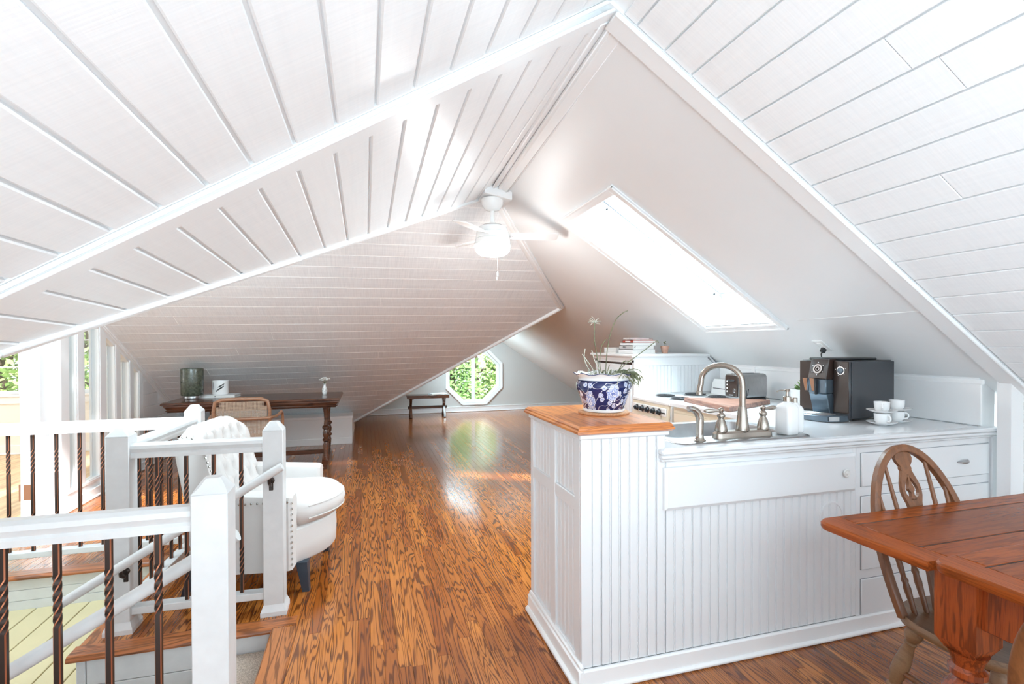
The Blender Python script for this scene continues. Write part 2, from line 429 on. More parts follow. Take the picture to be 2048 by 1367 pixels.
class G:
    """collects shapes into one bmesh"""

    def __init__(s):
        s.bm = bmesh.new()
        s.M = Matrix.Identity(4)
        s.mi = 0

    def v(s, p):
        return s.bm.verts.new(s.M @ Vector(p))

    def f(s, vs, mi=None):
        try:
            fc = s.bm.faces.new(vs)
            fc.material_index = s.mi if mi is None else mi
            return fc
        except ValueError:
            return None

    def box(s, x0, x1, y0, y1, z0, z1, c=0.0):
        x0, x1 = min(x0, x1), max(x0, x1)
        y0, y1 = min(y0, y1), max(y0, y1)
        z0, z1 = min(z0, z1), max(z0, z1)
        if c <= 0:
            p = [s.v((x, y, z)) for z in (z0, z1) for y in (y0, y1) for x in (x0, x1)]
            for q in ((0, 2, 3, 1), (4, 5, 7, 6), (0, 1, 5, 4), (2, 6, 7, 3), (0, 4, 6, 2), (1, 3, 7, 5)):
                s.f([p[i] for i in q])
            return s
        c = min(c, (x1 - x0) * .45, (y1 - y0) * .45, (z1 - z0) * .45)
        P = {}
        for i, (x, sx) in enumerate(((x0, 1), (x1, -1))):
            for j, (y, sy) in enumerate(((y0, 1), (y1, -1))):
                for k, (z, sz) in enumerate(((z0, 1), (z1, -1))):
                    P[i, j, k, 0] = s.v((x, y + sy * c, z + sz * c))
                    P[i, j, k, 1] = s.v((x + sx * c, y, z + sz * c))
                    P[i, j, k, 2] = s.v((x + sx * c, y + sy * c, z))
        for i in (0, 1):
            s.f([P[i, 0, 0, 0], P[i, 1, 0, 0], P[i, 1, 1, 0], P[i, 0, 1, 0]])
            s.f([P[0, i, 0, 1], P[1, i, 0, 1], P[1, i, 1, 1], P[0, i, 1, 1]])
            s.f([P[0, 0, i, 2], P[1, 0, i, 2], P[1, 1, i, 2], P[0, 1, i, 2]])
            for j in (0, 1):
                s.f([P[i, j, 0, 0], P[i, j, 1, 0], P[i, j, 1, 1], P[i, j, 0, 1]])
                s.f([P[i, 0, j, 0], P[i, 1, j, 0], P[i, 1, j, 2], P[i, 0, j, 2]])
                s.f([P[0, i, j, 1], P[1, i, j, 1], P[1, i, j, 2], P[0, i, j, 2]])
                for k in (0, 1):
                    s.f([P[i, j, k, 0], P[i, j, k, 1], P[i, j, k, 2]])
        return s

    def obox(s, a, b, w, h, up=(0, 0, 1), c=0.0):
        """box bar from a to b, w wide (sideways), h high (along up)"""
        a, b, up = Vector(a), Vector(b), Vector(up)
        d = b - a
        L = d.length
        d.normalize()
        side = d.cross(up)
        if side.length < 1e-6:
            side = d.cross(Vector((1, 0, 0)))
        side.normalize()
        u = side.cross(d)
        old = s.M
        mm = Matrix((side, d, u)).transposed().to_4x4()
        mm.translation = a
        s.M = old @ mm
        s.box(-w / 2, w / 2, 0, L, -h / 2, h / 2, c)
        s.M = old
        return s

    def slab(s, pts, t, c=0.0):
        """polygon pts (visible face) thickened by vector t; visible edge chamfered by c"""
        pts = [Vector(p) for p in pts]
        t = Vector(t)
        n = len(pts)
        if c > 0:
            ins = []
            for i in range(n):
                e0 = (pts[i] - pts[i - 1]).normalized()
                e1 = (pts[(i + 1) % n] - pts[i]).normalized()
                b_ = (e1 - e0)
                sn = e0.cross(e1).length
                ins.append(pts[i] + b_ * (c / max(sn, 0.25)))
            tu = t.normalized() * c
            rings = [ins, [p + tu for p in pts], [p + t for p in pts]]
        else:
            rings = [pts, [p + t for p in pts]]
        vs = [[s.v(p) for p in r] for r in rings]
        s.f(vs[0])
        s.f(list(reversed(vs[-1])))
        for a, b in zip(vs, vs[1:]):
            for i in range(n):
                s.f([a[i], a[(i + 1) % n], b[(i + 1) % n], b[i]])
        return s

    def rings(s, R_, closed=True, cap=True, mi=None):
        vs = [[s.v(p) for p in r] for r in R_]
        n = len(vs[0])
        for a, b in zip(vs, vs[1:]):
            for i in range(n if closed else n - 1):
                s.f([a[i], a[(i + 1) % n], b[(i + 1) % n], b[i]], mi)
        if cap and closed:
            s.f(list(reversed(vs[0])), mi)
            s.f(vs[-1], mi)
        return vs

    def lathe(s, prof, c=(0, 0, 0), seg=20, a=None):
        """revolve (radius, height) about z through c (or about direction a)"""
        c = Vector(c)
        q = Vector(a).to_track_quat('Z', 'Y') if a is not None else None
        R_ = []
        for r, h in prof:
            ring = []
            for k in range(seg):
                th = 2 * math.pi * k / seg
                p = Vector((max(r, 1e-4) * math.cos(th), max(r, 1e-4) * math.sin(th), h))
                ring.append(c + (q @ p if q else p))
            R_.append(ring)
        s.rings(R_)
        return s

    def tube(s, pts, r, seg=8, cap=True):
        pts = [Vector(p) for p in pts]
        n = len(pts)
        rr = r if isinstance(r, (list, tuple)) else [r] * n
        R_ = []
        u = None
        for i, p in enumerate(pts):
            d = (pts[min(i + 1, n - 1)] - pts[max(i - 1, 0)])
            if d.length < 1e-9:
                d = Vector((0, 0, 1))
            d.normalize()
            if u is None:
                u = d.orthogonal().normalized()
            else:
                u = (u - d * u.dot(d))
                u = u.normalized() if u.length > 1e-6 else d.orthogonal().normalized()
            w = d.cross(u)
            R_.append([p + (u * math.cos(2 * math.pi * k / seg) + w * math.sin(2 * math.pi * k / seg)) * rr[i] for k in range(seg)])
        s.rings(R_, True, cap)
        return s

    def prism(s, poly, fn, d):
        """2-D polygon placed by fn(u,v)->point, extruded by vector d"""
        return s.slab([fn(u, w) for u, w in poly], d)

    def ball(s, c, r, seg=12, sc=(1, 1, 1)):
        R_ = []
        nlat = max(4, seg // 2)
        for i in range(nlat + 1):
            ph = math.pi * i / nlat
            rad = max(math.sin(ph), 0.004)
            R_.append([Vector(c) + Vector((r * sc[0] * rad * math.cos(2 * math.pi * k / seg), r * sc[1] * rad * math.sin(2 * math.pi * k / seg), -r * sc[2] * math.cos(ph))) for k in range(seg)])
        s.rings(R_)
        return s


def finish(name, g, mats, angle=38):
    bmesh.ops.recalc_face_normals(g.bm, faces=g.bm.faces)
    me = bpy.data.meshes.new(name)
    g.bm.to_mesh(me)
    g.bm.free()
    for mt in (mats if isinstance(mats, (list, tuple)) else [mats]):
        me.materials.append(M[mt] if isinstance(mt, str) else mt)
    if angle:
        for p in me.polygons:
            p.use_smooth = True
        me.set_sharp_from_angle(angle=R(angle))
    o = bpy.data.objects.new(name, me)
    COL.objects.link(o)
    return o


def rndattr(o, val=None):
    me = o.data
    at = me.attributes.new('rnd', 'FLOAT', 'POINT')
    v = random.random() if val is None else val
    for i in range(len(me.vertices)):
        at.data[i].value = v


def tag(o, label=None, cat=None, group=None, kind=None):
    if label:
        o['label'] = label
    if cat:
        o['category'] = cat
    if group:
        o['group'] = group
    if kind:
        o['kind'] = kind
    return o


def thing(name, label, cat, loc=(0, 0, 0), rotz=0.0, group=None):
    o = bpy.data.objects.new(name, None)
    o.empty_display_size = 0.05
    COL.objects.link(o)
    o.location = loc
    o.rotation_euler = (0, 0, rotz)
    return tag(o, label, cat, group)


def base_matrix(o):
    return Matrix.Translation(o.location) @ o.rotation_euler.to_matrix().to_4x4()


def part(name, g, mats, parent, world=False, angle=38, label=None):
    """a part; coordinates are the parent's own, or the world's if world"""
    o = finish(name, g, mats, angle)
    o.parent = parent
    if world and parent.type == 'EMPTY':
        o.matrix_parent_inverse = base_matrix(parent).inverted()
    if label:
        o['label'] = label
    return o


def sub(name, g, mats, parent, angle=38, label=None):
    """a sub-part in the same coordinates as its parent part"""
    o = finish(name, g, mats, angle)
    o.parent = parent
    if label:
        o['label'] = label
    return o


def struct(name, g, mats, angle=38):
    return tag(finish(name, g, mats, angle), kind='structure')


def dup(root, loc, rotz, label, group=None):
    r = root.copy()
    COL.objects.link(r)
    r.location = loc
    r.rotation_euler = (0, 0, rotz)
    tag(r, label, None, group)
    for ch in list(root.children):
        c = ch.copy()
        COL.objects.link(c)
        c.parent = r
        for gc in list(ch.children):
            d = gc.copy()
            COL.objects.link(d)
            d.parent = c
    return r


def textmesh(body, size, mat, fn, ext=0.0006):
    """flat lettering; fn maps text (u,v,w) to a point. returns G"""
    cu = bpy.data.curves.new('txt', 'FONT')
    cu.body = body
    cu.size = size
    cu.extrude = ext
    cu.align_x = 'CENTER'
    cu.align_y = 'CENTER'
    to = bpy.data.objects.new('txt', cu)
    COL.objects.link(to)
    dg = bpy.context.evaluated_depsgraph_get()
    me = bpy.data.meshes.new_from_object(to.evaluated_get(dg))
    bpy.data.objects.remove(to)
    g = G()
    g.bm.from_mesh(me)
    bpy.data.meshes.remove(me)
    for v in g.bm.verts:
        v.co = Vector(fn(v.co.x, v.co.y, v.co.z))
    return g

# ================================================================== THE SETTING
# roof planes (x right, y away from the viewer, z up)
def zE(x, y=0): return 3.1987 - 0.644 * x                       # right slope, smooth part and boarded part
def zB(x, y): return 2.154 + 0.600 * x - 0.039 * y              # left slope beyond the casing
def zA(x, y=0): return 1.544 + 0.610 * (x + 0.948)              # left slope, near part
def zC(x, y): return 4.6247 - 0.5337 * y + 0.0159 * x           # far slope of the cross gable
def zN(x, y): return 2.472 - 0.6526 * (3.828 - y)               # near slope of the cross gable
def zL(x, y=0): return 1.794 + 0.70 * (x - 2.134)               # left slope of the far wing


def P3(fn, x, y, dz=0.0): return Vector((x, y, fn(x, y) + dz))


def plane_normal(fn):
    a, b, c = P3(fn, 0, 0), P3(fn, 1, 0), P3(fn, 0, 1)
    n = (b - a).cross(c - a).normalized()
    return n if n.z > 0 else -n


def ceil_poly(name, fn, poly, t, mat, lift=0.0):
    n = plane_normal(fn)
    g = G()
    g.slab([P3(fn, x, y) + n * lift for x, y in poly], n * t)
    return struct(name, g, mat)


YF0, YF1 = 1.70, 1.80            # casing between near and far roof finish
RX = 0.925                       # ridge x
# backing of every boarded slope
cA = ceil_poly('ceiling', zA, [(-2.7, -2.9), (1.15, -2.9), (1.15, YF0 + .02), (-2.7, YF0 + .02)], 0.12, 'white', 0.014)
tag(cA, 'white painted board slope above the stair railing')
cF = ceil_poly('ceiling', zE, [(0.75, -2.9), (3.6, -2.9), (3.6, YF0 + .02), (0.75, YF0 + .02)], 0.12, 'white', 0.014)
tag(cF, 'white board slope above the dining table')
VAL = [(0.95, 3.98), (0.776, 3.828), (-0.331, 2.897), (-1.187, 2.124), (-1.60, 1.76)]
cB = ceil_poly('ceiling', zB, [(-1.60, 1.76), (1.15, 1.76), (1.15, 4.0), (0.95, 3.98), (0.776, 3.828), (-0.331, 2.897), (-1.187, 2.124)], 0.10, 'white', 0.014)
tag(cB, 'white board slope between the casing and the fan')
V1, V2 = (2.134, 5.367), (-0.179, 8.324)
cC = ceil_poly('ceiling', zC, [(-2.44, 3.86), (1.02, 3.86), (2.26, 5.33), V1, V2, (-0.179, 8.7), (-2.44, 8.7)], 0.10, 'backing', 0.0015)
tag(cC, 'whitewashed board slope behind the desk')
nN = plane_normal(zN)
g = G()
for pol in ([(0.80, 3.86), (-2.44, 3.86), (-2.44, 3.45), (0.33, 3.45)], [(-2.44, 3.45), (-2.1, 3.45), (-2.1, 1.33), (-2.44, 1.03)], [(-2.1, 2.62), (-.8, 2.62), (-.8, 2.475), (-1.187, 2.124), (-2.1, 1.33)], [(-.8, 3.45), (.33, 3.45), (-.331, 2.897), (-.8, 2.475)]):
    g.slab([P3(zN, x, y) for x, y in pol], nN * .10)
cN = struct('ceiling', g, 'white', None)
nL_ = plane_normal(zL)
g = G()
for pol in ([V1, (2.30, 5.45), (2.30, 10.3), (1.92, 10.3), (1.92, 5.64)], [(1.92, 5.64), (1.92, 8.35), (1.28, 8.35), (1.28, 6.46)], [(1.28, 9.55), (1.92, 9.55), (1.92, 10.3), (1.28, 10.3)], [(1.28, 6.46), (1.28, 10.3), (-.6, 10.3), (-.6, 8.9), V2]):
    g.slab([P3(zL, x, y) for x, y in pol], nL_ * .10)
cL = struct('ceiling', g, 'plaster', None)
# smooth right slope with the roof-window hole
SX0, SX1, SY0, SY1 = 1.435, 2.607, 2.725, 3.447
nE = plane_normal(zE)
g = G()
for x0, x1, y0, y1 in ((0.75, SX0, YF0, 10.32), (SX1, 3.35, YF0, 5.2), (SX1, 4.75, 5.2, 10.32), (SX0, SX1, YF0, SY0), (SX0, SX1, SY1, 10.32)):
    g.slab([P3(zE, x, y) for x, y in ((x0, y0), (x1, y0), (x1, y1), (x0, y1))], nE * 0.08)
cE = struct('ceiling', g, 'plaster', None)
tag(cE, 'smooth grey-white plaster slope with the roof window')


# boards of the slopes -------------------------------------------------
def board(parent, fn, quad, t, c, mat, gapn=None):
    n = plane_normal(fn)
    g = G()
    g.slab([P3(fn, x, y) for x, y in quad], n * t, c)
    o = finish('board', g, mat, None)
    rndattr(o)
    o.parent = parent
    return o


def valx(y):            # x of the near valley at depth y
    for (xa, ya), (xb, yb) in zip(VAL, VAL[1:]):
        if yb <= y <= ya:
            return xb + (xa - xb) * (y - yb) / (ya - yb)
    return VAL[-1][0]


def valy(x):
    for (xa, ya), (xb, yb) in zip(VAL, VAL[1:]):
        if xb <= x <= xa:
            return yb + (ya - yb) * (x - xb) / (xa - xb)
    return 3.9


gap = 0.009
k = 0
x = -0.686 - 0.1205 * 14
while x < RX - 0.02:                                   # near left slope
    xa, xb = x + gap / 2, min(x + 0.1205, RX) - gap / 2
    if xb - xa > 0.01:
        cuts = [-2.9]
        if k % 3 == 1:
            cuts.append(0.62 + 0.1 * (k % 5))
        elif k % 3 == 2:
            cuts.append(-0.6 - 0.17 * (k % 4))
        cuts.append(YF0 - 0.004)
        for ya, yb in zip(cuts, cuts[1:]):
            board(cA, zA, [(xa, ya + .001), (xb, ya + .001), (xb, yb - .001), (xa, yb - .001)], 0.014, 0.004, 'boardY')
    x += 0.1205
    k += 1
x = 1.097 - 0.1172 * 2
k = 0
while x < 3.3:                                         # near right slope
    xa, xb = max(x, RX) + gap / 3, x + 0.1172 - gap / 3
    if xb - xa > 0.01:
        cuts = [-2.9]
        if k % 4 == 1:
            cuts.append(1.28 - 0.08 * (k % 3))
        elif k % 4 == 3:
            cuts.append(0.75 + 0.1 * (k % 3))
        elif k % 4 == 2:
            cuts.append(1.05)
        cuts.append(YF0 - 0.004)
        for ya, yb in zip(cuts, cuts[1:]):
            board(cF, zE, [(xa, ya + .001), (xb, ya + .001), (xb, yb - .001), (xa, yb - .001)], 0.014, 0.0025, 'boardY')
    x += 0.1172
    k += 1
x = -0.906 - 0.1159 * 6
while x < RX - 0.03:                                   # left slope beyond the casing, cut by the valley
    xa, xb = x + gap / 2, min(x + 0.1159, RX) - gap / 2
    if xb - xa > 0.01 and valy(xa) > YF1 + .02:
        ya = YF1 + 0.002
        quad = [(xa, ya), (xb, ya), (xb, valy(xb) - .012), (xa, valy(xa) - .012)]
        board(cB, zB, quad, 0.014, 0.004, 'boardY')
    x += 0.1159
# whitewashed boards of the far slope: run across, cut by partition, hip and valley
def c_right(y):
    if y < V1[1]:
        return (3.1987 - 4.6247 + 0.5337 * y) / 0.6599
    return V1[0] + (V2[0] - V1[0]) * (y - V1[1]) / (V2[1] - V1[1])


y = 5.357 - 0.1475 * 10
k = 0
while y < 8.3:
    ya, yb = y + 0.0035, y + 0.1475 - 0.0035
    if ya > 3.88:
        xs = [-2.40]
        ss = [None, -1.35, 0.15, -0.45, -1.75, None, -0.95][k % 7]
        if ss is not None and ss < min(c_right(ya), c_right(yb)) - .2:
            xs.append(ss)
        xs.append(None)
        for xa, xb in zip(xs, xs[1:]):
            xr1 = c_right(ya) if xb is None else xb - .001
            xr2 = c_right(yb) if xb is None else xb - .001
            if min(xr1, xr2) - xa < 0.05:
                continue
            if yb > V1[1] > ya and xb is None:
                quad = [(xa + .001, ya), (xr1, ya), V1, (xr2, yb), (xa + .001, yb)]
            else:
                quad = [(xa + .001, ya), (xr1, ya), (xr2, yb), (xa + .001, yb)]
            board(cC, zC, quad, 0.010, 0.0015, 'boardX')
    y += 0.1475
    k += 1


# trims -----------------------------------------------------------------
def bar(g, a, b, w, h, up):
    g.obox(a, b, w, h, up, 0.004)


tn = [0]


def trim(build, mat='trim', label=None):
    tn[0] += 1
    g = G()
    build(g)
    o = struct('trim_%d' % tn[0], g, mat)
    if label:
        o['label'] = label
    return o


nA, nB, nC, nL = plane_normal(zA), plane_normal(zB), plane_normal(zC), plane_normal(zL)
ym = (YF0 + YF1) / 2


def cas_right(g):
    bar(g, P3(zE, RX - .02, ym) - nE * .008, P3(zE, 3.40, ym) - nE * .008, YF1 - YF0 - .012, 0.020, nE)
    bar(g, P3(zE, RX - .02, YF0 + .006) - nE * .010, P3(zE, 3.40, YF0 + .006) - nE * .010, 0.012, 0.020, nE)


def cas_left(g):
    bar(g, P3(zB, RX + .02, ym) - nB * .001, P3(zB, -1.75, ym) - nB * .001, YF1 - YF0 - .012, 0.014, nB)
    bar(g, P3(zA, RX + .02, YF0 + .006) - nA * .007, P3(zA, -1.9, YF0 + .006) - nA * .007, 0.012, 0.016, nA)


trim(cas_right)
trim(cas_left)


def ridge(g):
    a, b = V(0.905, YF1 - .03, 2.640), V(0.952, 3.64, 2.575)
    d = Vector((0, 0, 1))
    bar(g, a + V(.045, 0, -.045), b + V(.045, 0, -.045), 0.055, 0.02, nE)
    bar(g, a + V(-.02, 0, -.026), b + V(-.02, 0, -.026), 0.05, 0.02, nB)
    bar(g, a + V(.012, 0, -.035), b + V(.012, 0, -.035), 0.022, 0.022, (0, 0, 1))
    bar(g, a + V(.075, 0, -.058), b + V(.075, 0, -.058), 0.010, 0.012, nE)


trim(ridge)


def hip(g):
    n = (nE + nC).normalized()
    a, b = P3(zC, 1.02, 3.95) , P3(zC, V1[0], V1[1])
    a.z = min(a.z, zE(a.x))
    b.z = min(b.z, zE(b.x))
    bar(g, a - n * .004, b - n * .004, 0.075, 0.02, n)
    bar(g, a - n * .016, b - n * .016, 0.035, 0.014, n)


trim(hip)


def near_valley(g):
    for (xa, ya), (xb, yb) in zip(VAL, VAL[1:]):
        if xb >= VAL[0][0]:
            continue
        a, b = P3(zB, xa, ya, -0.004), P3(zB, xb, yb, -0.004)
        bar(g, a, b, 0.035, 0.030, nB)


trim(near_valley)


def far_valley(g):
    a, b = P3(zC, *V1, -0.004), P3(zC, *V2, -0.004)
    n = (nC + nL).normalized()
    bar(g, a, b, 0.045, 0.030, n)
    bar(g, a - n * .014, b - n * .014, 0.02, 0.014, n)


trim(far_valley)


def part_rake(g):            # rake of the far slope along the glazed partition
    bar(g, P3(zC, -2.385, 5.05, -.01), P3(zC, -2.385, 8.0, -.01), 0.045, 0.035, nC)
    bar(g, P3(zC, -2.36, 5.05, -.006), P3(zC, -2.36, 8.0, -.006), 0.02, 0.022, nC)


trim(part_rake)

# fine crease line where the plaster was patched: a small raised joint on the right slope
trim(lambda g: bar(g, P3(zE, 2.585, 1.81) - nE * .001, P3(zE, 2.60, 2.55) - nE * .001, 0.012, 0.004, nE), 'plaster')

# ------------------------------------------------------------------ roof window
wn = tag(bpy.data.objects.new('window_1', None), 'long roof window in the plaster slope above the kitchen', kind='structure')
COL.objects.link(wn)
wn.location = P3(zE, (SX0 + SX1) / 2, (SY0 + SY1) / 2)
D = 0.30
up = nE


def eq(x, y, d=0.0): return P3(zE, x, y) + up * d


g = G()                                                     # shaft
q0, q1, q2, q3 = SX0 + .003, SX1 - .003, SY0 + .003, SY1 - .003
for a, b in (((q0, q2), (q1, q2)), ((q1, q2), (q1, q3)), ((q1, q3), (q0, q3)), ((q0, q3), (q0, q2))):
    a3, b3 = eq(*a), eq(*b)
    mid = eq((SX0 + SX1) / 2, (SY0 + SY1) / 2)
    out = ((a3 + b3) / 2 - mid).normalized() * 0.03
    g.slab([a3, b3, b3 + up * (D + .12), a3 + up * (D + .12)], out)
part('shaft', g, 'white', wn, True, None)
g = G()                                                     # casing
cw = 0.055
for a, b, side in (((SX0 - cw, SY0), (SX1 + cw, SY0), 0), ((SX0 - cw, SY1), (SX1 + cw, SY1), 1)):
    yy = a[1] + (-cw / 2 if side == 0 else cw / 2)
    g.obox(eq(a[0], yy, -.008), eq(b[0], yy, -.008), cw, 0.018, up, .004)
    g.obox(eq(a[0] - .0, yy + (-cw / 2 + .007 if side == 0 else cw / 2 - .007), -.016), eq(b[0], yy + (-cw / 2 + .007 if side == 0 else cw / 2 - .007), -.016), 0.014, 0.016, up, .003)
for xx, o_ in ((SX0 - cw / 2, -1), (SX1 + cw / 2, 1)):
    g.obox(eq(xx, SY0, -.008), eq(xx, SY1, -.008), cw, 0.018, up, .004)
    g.obox(eq(xx + o_ * (cw / 2 - .007), SY0 - cw, -.016), eq(xx + o_ * (cw / 2 - .007), SY1 + cw, -.016), 0.014, 0.016, up, .003)
part('casing', g, 'trim', wn, True)
g = G()                                                     # fixed frame + sash
for inset, dd, w, h in ((0.0, D, 0.05, 0.06), (0.05, D + .035, 0.055, 0.05)):
    x0, x1, y0, y1 = SX0 + inset, SX1 - inset, SY0 + inset, SY1 - inset
    g.obox(eq(x0, y0 + w / 2, dd), eq(x1, y0 + w / 2, dd), w, h, up, .004)
    g.obox(eq(x0, y1 - w / 2, dd), eq(x1, y1 - w / 2, dd), w, h, up, .004)
    g.obox(eq(x0 + w / 2, y0, dd), eq(x0 + w / 2, y1, dd), w, h, up, .004)
    g.obox(eq(x1 - w / 2, y0, dd), eq(x1 - w / 2, y1, dd), w, h, up, .004)
fr = part('frame', g, 'trim', wn, True)
g = G()
g.obox(eq(SX0 + .10, (SY0 + SY1) / 2 - .13, D - .02), eq(SX0 + .10, (SY0 + SY1) / 2 + .13, D - .02), 0.05, 0.03, up, .008)
sub('ventilation_bar', g, 'trim', fr)
g = G()
for xx in (SX0 + .16, SX1 - .07):
    g.lathe([(0.006, 0), (0.006, .012), (0, .012)], eq(xx, SY1 - .012, D - .05), 8, (0, -1, 0))
sub('screw_plug', g, 'black', fr)
g = G()
x0, x1, y0, y1 = SX0 + .047, SX1 - .047, SY0 + .047, SY1 - .047
for a, b in (((x0, y0), (x1, y0)), ((x1, y0), (x1, y1)), ((x1, y1), (x0, y1)), ((x0, y1), (x0, y0))):
    g.obox(eq(*a, D - .031), eq(*b, D - .031), .007, .004, up)
sub('gasket', g, plain('grey_gasket', (0.16, 0.17, 0.19), .6), fr)
g = G()
x0, x1, y0, y1 = SX0 + .106, SX1 - .106, SY0 + .106, SY1 - .106
for a, b in (((x0, y0), (x1, y0)), ((x1, y0), (x1, y1)), ((x1, y1), (x0, y1)), ((x0, y1), (x0, y0))):
    g.obox(eq(*a, D + .012), eq(*b, D + .012), .004, .004, up)
sub('glazing_gasket', g, plain('pale_gasket', (0.42, 0.44, 0.47), .6), fr)
g = G()
g.obox(eq(SX0 + .09, (SY0 + SY1) / 2, D + .045), eq(SX1 - .09, (SY0 + SY1) / 2, D + .045), SY1 - SY0 - .19, 0.006, up)
part('pane', g, 'glaze', wn, True)



def added_roof_window(name, fn, x0, x1, y0, y1, label):  # frame and pane put into an unseen slope for a fill lamp
    n = plane_normal(fn)
    o = tag(bpy.data.objects.new(name, None), label, kind='structure')
    COL.objects.link(o)
    o.location = P3(fn, (x0 + x1) / 2, (y0 + y1) / 2)
    g = G()
    for a, b in (((x0, y0), (x1, y0)), ((x0, y1), (x1, y1)), ((x0, y0), (x0, y1)), ((x1, y0), (x1, y1))):
        g.obox(P3(fn, *a) + n * .04, P3(fn, *b) + n * .04, .06, .14, n, .004)
    part('frame', g, 'trim', o, True)
    g = G()
    g.slab([P3(fn, x, y) + n * .06 for x, y in ((x0, y0), (x1, y0), (x1, y1), (x0, y1))], n * .006)
    part('pane', g, 'glaze', o, True)


added_roof_window('window_5', zL, 1.28, 1.92, 8.35, 9.55, 'unseen roof window added for light in the left slope of the far wing')
added_roof_window('window_6', zN, -2.1, -.8, 2.62, 3.45, 'unseen roof window added for light in the near slope of the cross gable')

# ------------------------------------------------------------------ walls
YE = 10.25
# octagonal window of the end wall
OC, OR = (2.155, 0.735), 0.62
hw = 0.605                                                  # half width (outer casing)
cut = 0.355
oct_ = lambda r: [(OC[0] + r * a, OC[1] + r * b) for a, b in ((-1, -.42), (-.42, -1), (.42, -1), (1, -.42), (1, .42), (.42, 1), (-.42, 1), (-1, .42))]
g = G()
hole = [V(x, YE, z) for x, z in oct_(0.545)]
outer = [V(-.55, YE, OC[1] - .545 * .42), V(-.55, YE, -.02), V(4.7, YE, -.02), V(4.7, YE, OC[1] - .545 * .42), V(4.7, YE, OC[1] + .545 * .42), V(4.7, YE, 1.9), V(-.55, YE, 1.9), V(-.55, YE, OC[1] + .545 * .42)]
hv, ov = [g.v(p) for p in hole], [g.v(p) for p in outer]
hb, ob = [g.v(p + V(0, .14, 0)) for p in hole], [g.v(p + V(0, .14, 0)) for p in outer]
for i in range(8):
    j = (i + 1) % 8
    g.f([hv[i], hv[j], ov[j], ov[i]])
    g.f([hb[i], hb[j], ob[j], ob[i]])
    g.f([hv[i], hv[j], hb[j], hb[i]])
tag(struct('wall_end', g, 'grey_wall', None), 'pale grey end wall with the octagonal window')
w2 = tag(bpy.data.objects.new('window_2', None), 'white octagonal window in the grey end wall', kind='structure')
COL.objects.link(w2)
w2.location = (OC[0], YE, OC[1])


def octring(g, r0, r1, y0, y1):
    a, b = oct_(r0), oct_(r1)
    R_ = []
    for i in range(8):
        R_.append([V(a[i][0], y0, a[i][1]), V(b[i][0], y0, b[i][1]), V(b[i][0], y1, b[i][1]), V(a[i][0], y1, a[i][1])])
    R_.append(R_[0])
    g.rings(R_, True, False)


g = G()
octring(g, 0.540, 0.595, YE - .022, YE)
octring(g, 0.575, 0.597, YE - .034, YE - .01)
part('casing', g, 'trim', w2, True, 25)
g = G()
octring(g, 0.498, 0.546, YE + .08, YE + .15)
fr = part('frame', g, 'trim', w2, True, 25)
g = G()
g.box(OC[0] - .035, OC[0] + .035, YE + .09, YE + .14, OC[1] - .51, OC[1] + .51, .006)
part('mullion', g, 'trim', w2, True)
for sgn in (-1, 1):
    g = G()
    pl = [p for p in oct_(0.47)]
    half = [(OC[0] + sgn * .03, OC[1] - .505), (OC[0] + sgn * .505 * .42, OC[1] - .505), (OC[0] + sgn * .505, OC[1] - .505 * .42), (OC[0] + sgn * .505, OC[1] + .505 * .42), (OC[0] + sgn * .505 * .42, OC[1] + .505), (OC[0] + sgn * .03, OC[1] + .505)]
    g.slab([V(x, YE + .11, z) for x, z in half], V(0, .006, 0))
    part('pane', g, 'glaze', w2, True, None)


def wall(name, x0, x1, y0, y1, z0, z1, mat, label=None):
    g = G()
    g.box(x0, x1, y0, y1, z0, z1)
    o = struct(name, g, mat, None)
    if label:
        o['label'] = label
    return o


g = G()
g.box(-.5, 4.7, YE - .018, YE, 0, .10, .004)
g.box(-.5, 4.7, YE - .026, YE, .092, .112, .004)
g.box(-.5, 4.7, YE - .034, YE, 0, .02, .006)
struct('baseboard_end', g, 'trim')
# right knee wall with its splash boards and shelf edge
XW = 3.11
YP_ = 1.85
wall('wall_right', XW, XW + .12, YP_ + .03, 5.2, -.05, 1.25, 'white', 'low white wall along the kitchen worktop')
g = G()
g.box(XW + .09, XW + .21, -2.9, YF1, -.05, 1.16)
g.box(XW - .0, XW + .2, YF1 - .06, YF1, -.05, 1.2)
tag(struct('wall_near', g, 'white', None), 'white low wall at the right behind the dining table')
wall('wall_far_return', XW, 4.75, 5.2, 5.3, -.05, 1.5, 'plaster')
wall('wall_far_right', 4.66, 4.75, 5.2, 10.3, -.05, .6, 'grey_wall')
# splash boards: a few flat panels under the shelf edge
sp = tag(bpy.data.objects.new('trim_20', None), 'white splash panels along the worktop', kind='structure')
COL.objects.link(sp)
sp.location = (XW, 3, 1)
ys = [YF1 + .06, 2.96, 3.46, 4.5]
for i, (ya, yb) in enumerate(zip(ys, ys[1:])):
    g = G()
    g.box(XW - .012, XW, ya + .002, yb - .002, .945, 1.165, .003)
    part('panel', g, 'white', sp, True)
g = G()
g.box(XW - .018, XW, YF1 + .05, 4.5, 1.163, 1.188, .004)
part('shelf_edge', g, 'trim', sp, True)
g = G()
g.box(XW - .022, XW, 3.455, 3.50, .945, 1.19, .004)
part('upright', g, 'trim', sp, True)

# low boxed-in knee wall under the desk slope
KX0, KX1, KY = -2.40, -0.185, 7.42
g = G()
g.box(KX0, KX1, KY, 8.65, 0, .37)
kw = tag(struct('wall_knee', g, 'white', None), 'low white boxed wall under the whitewashed slope')
g = G()
g.box(KX0, KX1 + .01, KY - .014, KY + .3, .352, .388, .005)
g.box(KX0, KX1, KY - .012, KY, .0, .09, .004)
struct('baseboard_knee', g, 'trim')
